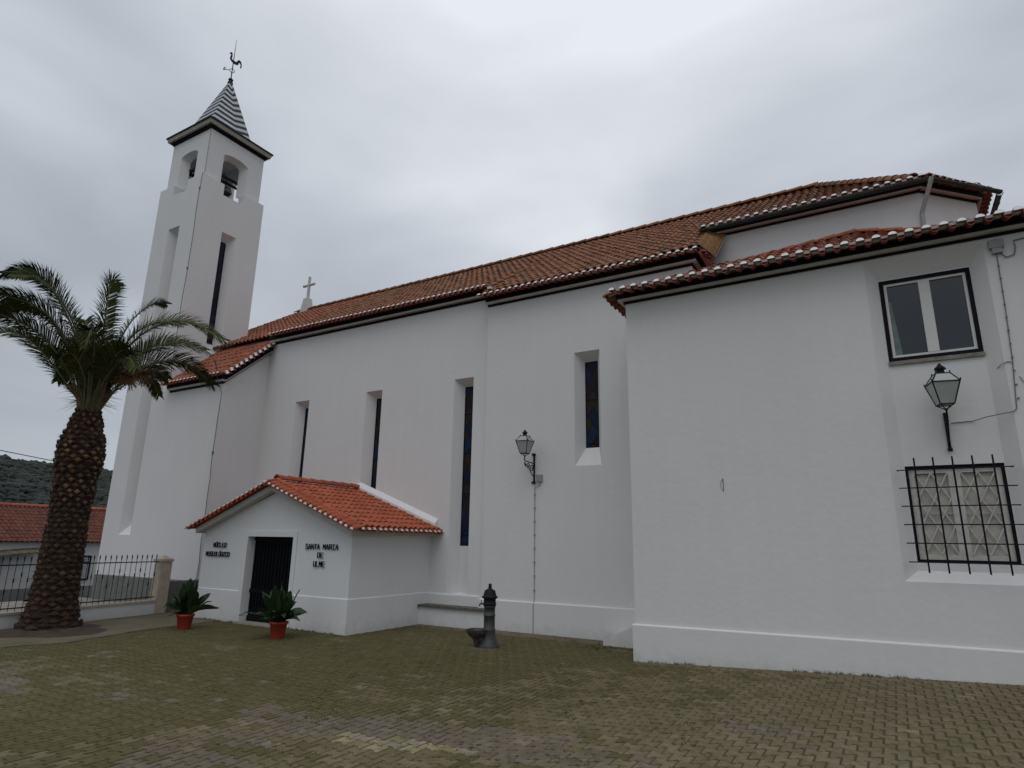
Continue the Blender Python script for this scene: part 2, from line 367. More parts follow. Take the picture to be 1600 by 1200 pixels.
def plinth(a, b, out_, z0, z1, root, d=.045, m=WHITE, name='plinth', e0=0, e1=0, z1b=None):
    a, b, w = Vector(a), Vector(b), Vector(out_).normalized(); t = (b-a).normalized(); mb = MB(); a = a-t*d*e0; b = b+t*d*e1; z1b = z1 if z1b is None else z1b
    def sec(p, zt): return [Vector((p.x, p.y, z0)), Vector((p.x, p.y, z0))+w*d, Vector((p.x, p.y, zt-.024))+w*d, Vector((p.x, p.y, zt-.012))+w*(d-.006), Vector((p.x, p.y, zt))]
    mb.prism(sec(a, z1), sec(b, z1b)); o = part(mb, name, m, root); finish(o, False); return o

# ================================================================ GROUND
def gz(x, y=0.):
    return .046*max(0, min(7.5, x+4)) if x > -4 else 0.
def street(x): return -1.05 if x < -17.6 else 0
# courtyard bed below the pavers + country out to the horizon
mb = MB()
xs = [-17.35+.0+i*.89 for i in range(36)]; ys = [-14+i*1.1 for i in range(30)]
for i in range(len(xs)-1):
    for j in range(len(ys)-1):
        mb.face([(xs[i], ys[j], gz(xs[i])-.0065), (xs[i+1], ys[j], gz(xs[i+1])-.0065), (xs[i+1], ys[j+1], gz(xs[i+1])-.0065), (xs[i], ys[j+1], gz(xs[i])-.0065)])
JOINT = mat('mossy_joint_soil', (.066, .064, .018), .95, .2, 2.2, .6, 60, col2=(.055, .044, .022))
bed = mb.build('courtyard_ground', JOINT); tag(bed, kind='structure'); finish(bed)
mb = MB(); mb.box((-17.35, -14, -1.1), (-17.3, 9.0, -.012)); o = mb.build('terrace_edge', CONC); tag(o, kind='structure')
FIELD = mat('far_ground', (.07, .085, .045), .95, .2, .05, .3, 1, col2=(.06, .06, .045))
mb = MB(); n = 24
def ringpt(r, a): return (-10+r*math.cos(a), 5+r*math.sin(a))
rads = [0, 60, 160, 400, 1000, 2400]
for k in range(len(rads)-1):
    for j in range(48):
        a0, a1 = 2*math.pi*j/48, 2*math.pi*(j+1)/48
        q = [ringpt(rads[k], a0), ringpt(rads[k+1], a0), ringpt(rads[k+1], a1), ringpt(rads[k], a1)]
        if k == 0: q = [q[0], q[1], q[2]]
        mb.face([(x, y, -1.14) for x, y in q])
o = mb.build('far_ground', FIELD); finish(o); tag(o, kind='structure')
mb = MB(); mb.box((-35.9, -25, -1.14), (-17.35, 40, -1.06)); o = mb.build('street', ASPH); tag(o, kind='structure')

# pavers: interlocking double-T blocks, running bond along X
def in_poly(x, y, P):
    c = False; j = len(P)-1
    for i in range(len(P)):
        if (P[i][1] > y) != (P[j][1] > y) and x < (P[j][0]-P[i][0])*(y-P[i][1])/(P[j][1]-P[i][1])+P[i][0]: c = not c
        j = i
    return c
def mossiness(x, y):
    v = noise.noise((x*.35, y*.5, 3.1))*.6+noise.noise((x*1.1, y*1.3, 7.7))*.35
    g = .15+.55*max(0, min(1, (-x+ (y-6)*.25)/9.))
    if y > 8.2 and x < -5: g += .25
    return max(0, min(1, g+v*.75))
CONCRETE_AREA = [(-17.3, 5.1), (-13.9, 4.9), (-13.35, 6.6), (-13.9, 8.2), (-14.1, 10.25), (-17.3, 10.25)]
def paver_obj():
    mb = MB(); Lp, Wp, A, g = .205, .165, .021, .0095
    x0, x1, y0, y1 = -17.2, 3.6, -1.5, 12.9
    rows = int((y1-y0)/Wp); colsn = int((x1-x0)/Lp)
    rr = random.Random(5)
    for r in range(rows):
        for c in range(colsn):
            x = x0+(c+(.5 if r % 2 else 0))*Lp; y = y0+r*Wp
            if x > -4.05 and y > 10.72: continue
            if y > 12.55 or (y > 12.3 and x > -10) : continue
            if -15.2 < x < -10 and y > 10.3: continue
            if x < -14.9 and y > 11.3: continue
            if in_poly(x, y, CONCRETE_AREA): continue
            # far out-of-sight wedge near/behind the camera keeps fewer blocks
            if y < 1.2 and x > 1.5: continue
            if (x+6.82)**2+(y-10.69)**2 < .05: continue
            mo = mossiness(x, y); tone = rr.random()
            patch = noise.noise((x*.22+9, y*.3, 1.3))
            m = 0
            v = .42+.22*patch+.26*(tone-.5)
            if rr.random() < .035: v += .22
            if (-5.15 < x < -4.15 and 5.22 < y < 5.40) or (-4.65 < x < -3.65 and 5.38 < y < 5.56) or (-4.95 < x < -4.3 and 5.05 < y < 5.22): v = .93+rr.uniform(-.12, .04); 
            v = max(0.02, min(1, v))
            kind = 1 if mo+rr.uniform(-.18, .18) > .48 and v < .97 else 0
            if v < .97 and noise.noise((x*.45+3, y*.8, 8.8))+rr.uniform(-.16, .16) > .30 and y < 7.6: kind = 2
            zt = gz(x)+rr.uniform(-.0015, .002); tx, ty = rr.uniform(-.010, .010), rr.uniform(-.012, .012)
            hw, hh = Lp/2-g, Wp/2-g
            P = [(-hw, -hh-A), (-hw*.62, -hh-A), (-hw*.32, -hh+A), (hw*.32, -hh+A), (hw*.62, -hh-A), (hw, -hh-A), (hw, hh+A), (hw*.62, hh+A), (hw*.32, hh-A), (-hw*.32, hh-A), (-hw*.62, hh+A), (-hw, hh+A)]
            top = []; rim = []; low = []
            for px, py in P:
                zz = zt+px*tx+py*ty
                top.append((x+px*.965, y+py*.955, zz)); rim.append((x+px, y+py, zz-.004)); low.append((x+px, y+py, gz(x)-.02))
            k = 12
            # top as three quads + transitions (concave outline): body split at the waist
            mb.addmesh(top+rim+low, [(0, 1, 10, 11), (1, 2, 9, 10), (2, 3, 8, 9), (3, 4, 7, 8), (4, 5, 6, 7)]+[(i, k+i, k+(i+1) % k, (i+1) % k) for i in range(k)]+[(k+i, 2*k+i, 2*k+(i+1) % k, k+(i+1) % k) for i in range(k)], kind, v)
    # soldier course along the sacristy wall
    x = -4.0
    while x < 3.6:
        v = .45+rr.uniform(-.15, .2); z = gz(x)+rr.uniform(-.002, .002)
        mb.prism([(x+.004, 10.76, z-.02), (x+.106, 10.76, z-.02), (x+.106, 10.97, z-.02), (x+.004, 10.97, z-.02)], [(x+.006, 10.762, z), (x+.104, 10.762, z), (x+.104, 10.968, z), (x+.006, 10.968, z)], 0, v); x += .11
    o = mb.build('paving', [PAV, PAVM, PAVP]); tag(o, kind='structure')
    bm = bmesh.new(); bm.from_mesh(o.data); bmesh.ops.recalc_face_normals(bm, faces=bm.faces); bm.to_mesh(o.data); bm.free()
    return o
def paver_mat(name, cols, green):
    m = mat(name, (1, 1, 1), .92, .2, 14, .6, 90, col2=(.66, .64, .60), tile=cols, spec=.25)
    t = m.node_tree; b = t.nodes['Principled BSDF']; prev = b.inputs['Base Color'].links[0].from_socket
    geo = N(t, 'ShaderNodeNewGeometry'); ns = N(t, 'ShaderNodeTexNoise'); ns.inputs['Scale'].default_value = 2.2; ns.inputs['Detail'].default_value = 9; ns.inputs['Roughness'].default_value = .68
    t.links.new(geo.outputs['Position'], ns.inputs['Vector'])
    mr = N(t, 'ShaderNodeMapRange'); mr.inputs[1].default_value = .5-green*.2; mr.inputs[2].default_value = .72; mr.inputs[3].default_value = .0; mr.inputs[4].default_value = .6
    t.links.new(ns.outputs[0], mr.inputs[0])
    mx = N(t, 'ShaderNodeMix', data_type='RGBA'); t.links.new(mr.outputs[0], mx.inputs[0]); t.links.new(prev, mx.inputs[6]); mx.inputs[7].default_value = (.088, .080, .024, 1)
    t.links.new(mx.outputs[2], b.inputs['Base Color'])
    return m
PAV = paver_mat('paver_concrete', [(.115, .090, .050), (.160, .130, .072), (.195, .162, .095), (.25, .215, .14), (.42, .37, .22)], .2)
PAVM = paver_mat('paver_mossy_shaded', [(.078, .066, .028), (.108, .093, .040), (.135, .117, .054), (.175, .156, .080), (.32, .29, .15)], .5)  # mossy blocks; tones also darkened to paint in the shade on the left
PAVP = paver_mat('paver_pinkish', [(.118, .094, .066), (.158, .130, .094), (.19, .158, .118), (.24, .205, .155), (.36, .32, .25)], .0)
paver_obj()
# worn concrete apron between the pavers and the fence, and the palm's soil bed
def flat_poly(name, P, z, m):
    mb = MB(); mb.prism([(x, y, z-.05) for x, y in P], [(x, y, z) for x, y in P]); o = mb.build(name, m); finish(o, False); return tag(o, kind='structure')
flat_poly('concrete_path', [(-17.3, 5.05), (-13.95, 4.9), (-13.4, 6.6), (-13.95, 8.2), (-14.15, 10.2), (-14.15, 10.35), (-17.3, 11.4)], .008, mat('worn_apron', (.155, .125, .085), .95, .2, 1.6, .6, 25, col2=(.088, .080, .042), detail=9))
rj = random.Random(12)
flat_poly('back_path', [(-10.0+i*.22, 12.30+rj.uniform(-.10, .05)) for i in range(28)]+[(-4.05, 12.25), (-4.05, 12.99), (-10.0, 12.99)], .004, mat('brown_apron', (.165, .125, .085), .95, .2, 2.5, .6, 30, col2=(.09, .078, .042), detail=9))
flat_poly('tower_forecourt', [(-23, 5.2), (-17.36, 5.2), (-17.36, 11.4), (-23, 11.4)], -.012, CONC)
mb = MB(); rr = random.Random(3); cx, cy = -15.3, 7.05; ring = []
for j in range(28):
    a = 2*math.pi*j/28; r = 1.12*(1+.13*math.sin(3*a+1)+rr.uniform(-.05, .05)); ring.append((cx+r*math.cos(a), cy+r*math.sin(a)))
inner = [(cx+(x-cx)*.5, cy+(y-cy)*.5) for x, y in ring]
mb.addmesh([(x, y, .010) for x, y in ring]+[(x, y, .07+rr.uniform(-.02, .02)) for x, y in inner], [(i, (i+1) % 28, 28+(i+1) % 28, 28+i) for i in range(28)]+[tuple(range(28, 56))], 0)
o = mb.build('planting_soil', mat('soil', (.075, .05, .035), 1, .3, 8, .9, 30, col2=(.03, .022, .016))); tag(o, kind='structure')

# moss and grass tufts in the joints
def tufts(name, n, region, seed):
    rr = random.Random(seed); mb = MB(); c = 0
    while c < n:
        x, y = region(rr)
        if noise.noise((x*1.3, y*1.9, 2.2))+.5*noise.noise((x*4, y*4, 5)) < .12: continue
        c += 1; z = gz(x)-.004; q = rr.random()
        for k in range(rr.randint(4, 8)):
            a = rr.uniform(0, 6.28); h = rr.uniform(.008, .026); w = .006; dx, dy = math.cos(a), math.sin(a); bx, by = x+rr.uniform(-.03, .03), y+rr.uniform(-.02, .02)
            mb.face([(bx-dy*w, by+dx*w, z), (bx+dy*w, by-dx*w, z), (bx+dx*h*.9, by+dy*h*.9, z+h)], 0, q)
    o = mb.build(name, mat('moss_tufts', (1, 1, 1), .9, .1, 5, tile=[(.06, .075, .014), (.085, .10, .022), (.13, .12, .035)])); return tag(o, 'low green moss and grass growing in the joints of the courtyard paving', 'grass', kind='stuff')
def reg(rr):
    q = rr.random()
    if q < .45: return rr.uniform(-14, -4.2), rr.uniform(8.3, 12.2) if rr.random() < .5 else rr.uniform(8.4, 10.2)
    if q < .75: return rr.uniform(-8, -1.5), rr.uniform(5.2, 8.0)
    return rr.uniform(-14, 1.5), rr.uniform(3, 10.5)
tufts('moss_tufts', 1500, reg, 8)

# ================================================================ CHURCH
NY = 13.0; NY2 = 12.88; NZ = 8.40; NZ2 = 8.07     # wall planes, cornice tops
RY, RZ = 18.1, 11.90                               # ridge
PIT = math.atan2(RZ-8.43, RY-12.86)
sv = Vector((0, math.cos(PIT), math.sin(PIT)))
church = thing('church', (-10, 15, 0), 'long white church with painted navy cornices and a weathered terracotta tile roof', 'church')
mb = MB(); X0 = -17.07; XS = -8.42; XE = -3.13
Wn = [slit(c-X0, .61, .66, 6.08, .27, 1.83, 5.91, .27, iz0=.72) for c in (-15.28, -12.32, -9.20)]
wall(mb, (X0, NY, -.1), (1, 0, 0), XS-X0, -.1, NZ, Wn, (0, 1, 0))
w4 = slit(-5.66-XS, .64, 3.62, 6.28, .33, 4.05, 6.09, .27)
w4['o'] = (-5.66-XS-.32, 3.62, -5.66-XS+.32, 6.28)
wall(mb, (XS, NY2, -.1), (1, 0, 0), XE-XS, -.1, NZ2, [w4], (0, 1, 0))
mb.face([(XS, NY2, -.1), (XS, NY, -.1), (XS, NY, NZ2), (XS, NY2, NZ2)])
mb.face([(XE, NY2, -.1), (XE, 23.3, -.1), (XE, 23.3, NZ2), (XE, NY2, NZ2)])
gab = [(-22.3, 14.05, -.1), (-22.3, 23.3, -.1), (-22.3, 23.3, 8.3), (-22.3, RY, RZ-.05), (-22.3, 14.05, 9.2)]; mb.face(gab)
mb.face([(-22.3, 23.3, -.1), (XE, 23.3, -.1), (XE, 23.3, 8.3), (-22.3, 23.3, 8.3)])
# lower front bay beside the tower
BX, BY = -17.07, 11.45
mb.face([(-19.86, BY, -.1), (BX, BY, -.1), (BX, BY, 6.60), (-19.86, BY, 6.60)])
mb.face([(BX, BY, -.1), (BX, NY, -.1), (BX, NY, 8.02), (BX, BY, 6.60)])
o = part(mb, 'wall', WHITE, church)
for op in Wn: pane_window(church, (X0, NY, -.1), (1, 0, 0), (0, 1, 0), op['g'], op['d'], G_ST)
pane_window(church, (XS, NY2, -.1), (1, 0, 0), (0, 1, 0), w4['g'], w4['d'], G_ST)
# sills of the recesses
plinth((-10.05, NY, 0), (XS, NY, 0), (0, -1, 0), -.1, .70, church)
plinth((XS, NY2, 0), (-3.95, NY2, 0), (0, -1, 0), -.1, .66, church, e0=1)
plinth((BX, 10.25, 0), (BX, NY, 0), (1, 0, 0), -.1, .78, church, m=GREYP, d=.03)
plinth((-19.86, BY, 0), (BX, BY, 0), (0, -1, 0), -.1, .74, church, m=GREYP, d=.03, e1=1)
cornice('cornice', (X0+.02, NY, NZ), (XS, NY, NZ), (0, -1, 0), church, hs=1.5)
cornice('cornice', (XS, NY2, NZ2), (XE, NY2, NZ2), (0, -1, 0), church, e1=1, hs=1.2)
cornice('cornice', (XE, NY2, NZ2), (XE, 14.2, NZ2), (1, 0, 0), church, pale=PINK, hs=1.2)
cornice('cornice', (-19.80, BY, 6.72), (BX, BY, 6.72), (0, -1, 0), church, e1=1, hs=1.3)
cornice('cornice', (BX, BY, 6.715), (BX, NY, 8.08), (1, 0, 0), church, hs=1.3)
eave('eave_tiles', (X0+.35, 12.86, NZ+.04), (XS+.0, 12.86, NZ+.04), (0, -1, 0), church, period=.182, proj=.24, drop=.22)
eave('eave_tiles', (XS-.05, 12.72, NZ2+.06), (XE+.18, 12.72, NZ2+.06), (0, -1, 0), church, period=.182, proj=.24, drop=.22)
eave('eave_tiles', (XE+.14, 12.80, NZ2+.06), (XE+.14, 13.45, NZ2+.06), (1, 0, 0), church, period=.18, proj=.2, drop=.22)
eave('eave_tiles', (-19.86, BY-.12, 6.78), (BX+.15, BY-.12, 6.78), (0, -1, 0), church, period=.182, proj=.22, drop=.22)
eave('eave_tiles', (BX+.12, BY-.10, 6.78), (BX+.12, NY-.12, 8.14), (1, 0, 0), church, period=.20, proj=.16, drop=.12)
# nave roof, one tiled slope with its stepped eave
def up_pt(y): return 8.43+(y-12.86)*math.tan(PIT)
nu = lambda L, p=.205: int(L/p)
roof_sheet('roof', (X0+.2, 12.84, up_pt(12.84)), (1, 0, 0), sv, nu(XS-X0-.2), (RY-12.84)/math.cos(PIT), .205, T_OLD, church, seed=1)
roof_sheet('roof', (XS-.08, 12.66, up_pt(12.66)-.10), (1, 0, 0), Vector((0, RY-12.66, RZ-up_pt(12.66)+.10)).normalized(), nu(XE-XS+.35), (RY-12.66)/math.cos(PIT), .205, T_OLD, church, seed=2)
s2 = Vector((0, 1.75, 1.57)).normalized()
roof_sheet('roof', (-19.86, BY-.14, 6.82), (1, 0, 0), s2, nu(3.06), 2.30, .205, T_MID, church, seed=3, planes=[((BX+.2, 0, 0), (1, 0, 0))])
roof_sheet('roof', (-22.3, 12.86, up_pt(12.86)), (1, 0, 0), sv, nu(5.45), (RY-12.86)/math.cos(PIT), .205, T_MID, church, seed=4, planes=[((BX+.23, 0, 0), (1, 0, 0))])
mb = MB(); mb.face([(-22.3, 23.5, 8.35), (XE+.3, 23.5, 8.35), (XE+.3, RY, RZ), (-22.3, RY, RZ)]); part(mb, 'roof', T_OLD, church)
ridge('ridge_tiles', (-22.3, RY, RZ+.02), (-.7, RY, RZ+.02), .12, T_OLD, church)
# boarded verge under the left half of the roof so nothing is paper thin
mb = MB(); mb.prism([(-22.3, 12.9, up_pt(12.9)-.26), (XE+.2, 12.9, up_pt(12.9)-.26), (XE+.2, RY, RZ-.24), (-22.3, RY, RZ-.24)], [(-22.3, 12.9, up_pt(12.9)-.20), (XE+.2, 12.9, up_pt(12.9)-.20), (XE+.2, RY, RZ-.16), (-22.3, RY, RZ-.16)]); part(mb, 'roof_deck', T_RED, church)
# mossy hipped end of the nave roof against the chancel
q0 = Vector((XE+.23, 12.56, 8.20)); q1 = Vector((XE+.42, 13.28, 8.16)); q2 = Vector((-2.60, 14.2, 9.10)); q3 = Vector((-3.02, 14.2, up_pt(14.2)))
mb = MB(); K = 16; J = 7
def bil(s, t): return (q0*(1-s)+q1*s)*(1-t)+(q3*(1-s)+q2*s)*t
gr = {}
for i in range(K+1):
    for j in range(J+1): gr[i, j] = bil(j/J, i/K)+Vector((0, 0, .02*(i % 2)+.012*(j % 2)))
for i in range(K):
    for j in range(J): mb.face([gr[i, j], gr[i, j+1], gr[i+1, j+1], gr[i+1, j]], 0, random.random(), True)
for j in range(K):   # pale tile ends along the edge
    a = bil(1, (j+.5)/K); mb.obox(a+Vector((.012, 0, -.012)), (.006, 0, 0), (0, .010, .006), (0, -.006, .012), 1)
mb.prism([q0-Vector((0,0,.2)), q1-Vector((.14,0,.3)), q2-Vector((.14,0,.3)), q3-Vector((0,0,.3))], [q0-Vector((0,0,.2)), q1-Vector((.08,0,.17)), q2-Vector((.08,0,.17)), q3-Vector((0,0,.2))], 2)
o = part(mb, 'mossy_roof_end', [T_MOSS, CAPW, T_RED], church); o['label'] = 'mossy ochre hipped end of the nave roof'
# stone/mortar patch at the step of the eave
mb = MB(); mb.obox((XS+.12, 12.74, 8.33), (.05, 0, 0), (0, .05, 0), (0, 0, .03)); part(mb, 'mortar_patch', CAPW, church)

# --- chancel with 45 degree chamfered corner
CY = 14.2; CZ = 9.24; c1 = (1.25, CY); c2 = (2.32, CY+1.07); c3 = (2.32, 21.0)
mb = MB()
mb.face([(-3.12, CY, -.1), (c1[0], CY, -.1), (c1[0], CY, CZ), (-3.12, CY, CZ)])
mb.face([(*c1, -.1), (*c2, -.1), (*c2, CZ), (*c1, CZ)]); mb.face([(*c2, -.1), (*c3, -.1), (*c3, CZ), (*c2, CZ)])
mb.face([(-3.12, CY, 8), (-3.12, RY, 8), (-3.12, RY, CZ), (-3.12, CY, CZ)])
part(mb, 'wall', WHITE, church)
s45 = math.sqrt(.5)
cornice('cornice', (-3.0, CY, CZ), (c1[0], CY, CZ), (0, -1, 0), church, e1=.41, pale=PINK, scale=.9)
cornice('cornice', (*c1, CZ), (*c2, CZ), (s45, -s45, 0), church, e0=.41, e1=.41, pale=PINK, scale=.896)
cornice('cornice', (*c2, CZ), (*c3, CZ), (1, 0, 0), church, e0=.41, pale=PINK, scale=.9)
eave('eave_tiles', (-3.05, CY-.12, CZ+.07), (c1[0]+.07, CY-.12, CZ+.07), (0, -1, 0), church, period=.2, proj=.2, drop=.2)
eave('eave_tiles', (c1[0]+.09, c1[1]-.13, CZ+.07), (c2[0]+.09, c2[1]-.03, CZ+.07), (s45, -s45, 0), church, period=.17, proj=.22, drop=.2)
eave('eave_tiles', (c2[0]+.12, c2[1]+.03, CZ+.07), (c3[0]+.12, 17.5, CZ+.07), (1, 0, 0), church, period=.2, proj=.2, drop=.2)
# half-round gutter below the tile ends with brackets
def gutter(a, b, w, sub=None):
    a, b, w = Vector(a), Vector(b), Vector(w); mb = MB(); q = []; k = 8
    for p in (a, b):
        for j in range(k):
            an = math.pi*j/(k-1); q.append(p+w*(.055+.055*math.cos(an))-Vector((0, 0, .06*math.sin(an))))
    mb.addmesh(q, [(j, j+1, k+j+1, k+j) for j in range(k-1)], 0, 0, True)
    mb.addmesh([x+(Vector((0, 0, .004))) for x in q], [(k+j, k+j+1, j+1, j) for j in range(k-1)], 0, 0, True)
    n_ = int((b-a).length/.5)+1
    for i in range(n_+1):
        p = a.lerp(b, i/n_); mb.tube([p+w*(.055+.062*math.cos(an))-Vector((0, 0, .068*math.sin(an))) for an in [math.pi*x/6 for x in range(7)]], .006, 5)
    return part(mb, 'gutter', GUT, church)
gw = .33
gutter((-3.12, CY-gw+.02, CZ-.08), (c1[0]+.14, CY-gw+.02, CZ-.09), (0, -1, 0))
gutter((c1[0]+.15, CY-gw+.0, CZ-.09), (c2[0]+.35, c2[1]-.15, CZ-.10), (s45, -s45, 0))
gutter((c2[0]+.34, c2[1]-.12, CZ-.10), (c2[0]+.34, 17, CZ-.09), (1, 0, 0))
mb = MB(); mb.tube([(c1[0]+.22, CY-.40, CZ-.09), (c1[0]+.20, CY-.38, CZ-.17), (c1[0]+.02, CY-.07, CZ-.62), (c1[0]+.0, CY-.06, CZ-.70), (c1[0]+.0, CY-.06, 6.9)], .042, 10); part(mb, 'downpipe', GREYM, church)
# chancel roof: front slope, chamfer slope, east slope meeting at the end of the ridge
AP = Vector((-.75, RY, RZ-.02)); e_y = CY-.15; ez = CZ+.05
v1 = Vector((0, RY-e_y, AP.z-ez)); 
hipA = Vector((c1[0]+.06, e_y, ez)); hipB = Vector((c2[0]+.15, c2[1]-.06, ez))
def plane_between(a, b): # vertical plane through a,b
    d = b-a; return Vector((d.y, -d.x, 0)).normalized()
nA = plane_between(hipA, AP); nB = plane_between(hipB, AP)
roof_sheet('roof', (-3.2, e_y, ez), (1, 0, 0), v1, 28, v1.length, .205, T_OLD, church, seed=6, planes=[(hipA, nA if nA.x > 0 else -nA)])
dch = (hipB-hipA); uch = dch.normalized(); perp = Vector((-uch.y, uch.x, 0)); dist = (AP-hipA).dot(perp); vch = perp*dist+Vector((0, 0, AP.z-ez))
roof_sheet('roof', hipA-uch*4, uch, vch, 40, vch.length, .205, T_OLD, church, seed=7, planes=[(hipA, -nA if nA.x > 0 else nA), (hipB, nB if nB.x > 0 else -nB)])
vea = Vector((-(hipB.x-AP.x), 0, AP.z-ez))
roof_sheet('roof', hipB-Vector((0, 1, 0)), (0, 1, 0), vea, 30, vea.length, .205, T_OLD, church, seed=8, planes=[(hipB, -nB if nB.x > 0 else nB)])
ridge('ridge_tiles', AP+Vector((0,0,.04)), hipA+Vector((-.1, .1, .1)), .10, T_OLD, church, seg=.36)
ridge('ridge_tiles', AP+Vector((0,0,.04)), hipB+Vector((-.1, 0, .1)), .10, T_OLD, church, seg=.36)

# ================================================================ BELL TOWER
tower = thing('bell_tower', (-21.15, 12.75, 0), 'tall square white bell tower with arched belfry and striped spire', 'bell tower')
TX0, TX1, TY0, TY1, TZ = -22.46, -19.86, 11.45, 14.05, 14.63
def bool_cut(o, cutters):
    for c in cutters:
        md = o.modifiers.new('b', 'BOOLEAN'); md.operation = 'DIFFERENCE'; md.object = c; md.solver = 'EXACT'
    dg = bpy.context.evaluated_depsgraph_get(); me = bpy.data.meshes.new_from_object(o.evaluated_get(dg)); o.modifiers.clear(); o.data = me
    for c in cutters: bpy.data.objects.remove(c)
def splay_cut(c, u, w, uw, z0, z1, iw, iz0, iz1, d):
    """frustum cutter: outer opening uw wide z0..z1 on the wall, inner iw wide iz0..iz1 at depth d, w points into the wall"""
    c, u, w = Vector(c), Vector(u), Vector(w); Z = Vector((0, 0, 1)); k0 = -.02/d
    def rect(t, e):
        hw = uw/2+(iw/2-uw/2)*t; a = z0+(iz0-z0)*t; b = z1+(iz1-z1)*t
        return [c+u*s*hw+Z*h+w*e for s, h in ((-1, a), (1, a), (1, b), (-1, b))]
    mb = MB(); mb.prism(rect(k0, -.02), rect(1, d)); o = mb.build('cutter', WHITE); finish(o); return o
def box_cut(a, b):
    mb = MB(); mb.box(a, b); o = mb.build('cutter', WHITE); finish(o); return o
def arch_cut(c, u, w, uw, z0, zs, rise, iw, d0, d1, zi=None):
    """arched splayed cutter from depth d0 to d1"""
    c, u, w = Vector(c), Vector(u), Vector(w); Z = Vector((0, 0, 1)); zi = z0 if zi is None else zi
    def sec(hw, zb, zt, rs, e):
        pts = [(-hw, zb), (hw, zb)]+[(hw*math.cos(math.pi*j/10)*1.0, zt+rs*math.sin(math.pi*j/10)) for j in range(11)]
        return [c+u*s+Z*h+w*e for s, h in pts]
    mb = MB(); mb.prism(sec(uw/2, z0, zs, rise, d0), sec(iw/2, zi, zs-.12, rise, d1)); o = mb.build('cutter', WHITE); finish(o); return o
tcx, tcy = (TX0+TX1)/2, (TY0+TY1)/2
mb = MB(); mb.box((TX0, TY0, -.1), (TX1, TY1, TZ)); shaft = part(mb, 'shaft', WHITE, tower); finish(shaft)
cuts = [splay_cut((-21.16, TY0, 0), (1, 0, 0), (0, 1, 0), .68, 1.98, 12.8, .26, 2.4, 12.55, .34),
        splay_cut((TX1, 12.77, 0), (0, 1, 0), (-1, 0, 0), .58, 8.2, 12.78, .20, 8.6, 12.55, .30),
        splay_cut((TX0, 12.77, 0), (0, 1, 0), (1, 0, 0), .58, 8.2, 12.78, .20, 8.6, 12.55, .30),
        box_cut((TX0+.34, TY0+.34, 14.2), (TX1-.34, TY1-.34, 14.9)),
        box_cut((TX1-.4, tcy-.42, 14.2), (TX1+.1, tcy+.42, 14.9)), box_cut((TX0-.1, tcy-.42, 14.2), (TX0+.4, tcy+.42, 14.9)),
        box_cut((tcx-.42, TY0-.1, 14.2), (tcx+.42, TY0+.4, 14.9)), box_cut((tcx-.42, TY1-.4, 14.2), (tcx+.42, TY1+.1, 14.9))]
bool_cut(shaft, cuts)
for (O, u, w, c, g, d) in (((-21.16, TY0, 0), (1, 0, 0), (0, 1, 0), 0, (-.13, 2.42, .13, 12.53), .30), ((TX1, 12.77, 0), (0, 1, 0), (-1, 0, 0), 0, (-.10, 8.62, .10, 12.53), .262)):
    pane_window(tower, O, u, w, g, d, G_ST)
mb = MB(); I = .14
mb.box((TX0+I, TY0+I, TZ-.01), (TX1-I, TY1-I, 16.70)); bel = part(mb, 'belfry', WHITE, tower); finish(bel)
cuts = [box_cut((TX0+I+.28, TY0+I+.28, TZ-.2), (TX1-I-.28, TY1-I-.28, 16.5))]
for (c, u, w) in (((TX1-I, tcy, 0), (0, 1, 0), (-1, 0, 0)), ((TX0+I, tcy, 0), (0, 1, 0), (1, 0, 0)), ((tcx, TY0+I, 0), (1, 0, 0), (0, 1, 0)), ((tcx, TY1-I, 0), (1, 0, 0), (0, -1, 0))):
    cuts.append(arch_cut(c, u, w, 1.08, TZ-.1, 15.84, .17, .66, -.02, .30))
bool_cut(bel, cuts)
# eaves slab of the belfry with dark cove, and the tiled spire
mb = MB()
def sq(h, z): return [(tcx-h, tcy-h, z), (tcx+h, tcy-h, z), (tcx+h, tcy+h, z), (tcx-h, tcy+h, z)]
mb.prism(sq(1.19, 16.62), sq(1.26, 16.73), 1); mb.prism(sq(1.33, 16.732), sq(1.36, 16.88), 0); mb.prism(sq(1.40, 16.882), sq(1.38, 16.94), 1)
part(mb, 'belfry_cornice', [mat('cream_grey_band', (.40, .38, .33), .8, .1, 6), NAVY], tower)
SP = bpy.data.materials.new('striped_spire_tiles'); SP.use_nodes = True; t = SP.node_tree; b = t.nodes['Principled BSDF']; b.inputs['Roughness'].default_value = .6; b.inputs['Specular IOR Level'].default_value = .12
at = N(t, 'ShaderNodeAttribute', attribute_name='rnd'); r_ = N(t, 'ShaderNodeValToRGB'); r_.color_ramp.interpolation = 'CONSTANT'
r_.color_ramp.elements[0].color = (.52, .54, .54, 1); r_.color_ramp.elements[1].position = .5; r_.color_ramp.elements[1].color = (.022, .026, .045, 1)
nzs = N(t, 'ShaderNodeTexNoise'); nzs.inputs['Scale'].default_value = 12; mxx = N(t, 'ShaderNodeMix', data_type='RGBA', blend_type='MULTIPLY'); mxx.inputs[0].default_value = .2
t.links.new(at.outputs['Fac'], r_.inputs[0]); t.links.new(r_.outputs[0], mxx.inputs[6]); t.links.new(nzs.outputs[0], mxx.inputs[7]); t.links.new(mxx.outputs[2], b.inputs['Base Color'])
mb = MB(); NS = 22; zb, za = 16.96, 20.0; RB_ = 1.2
def spt(a_i, f):  # corner index, height fraction
    an = R(45*a_i-10); rad = RB_*(1-f)+.03; return Vector((tcx+rad*math.cos(an), tcy+rad*math.sin(an), zb+(za-zb)*f))
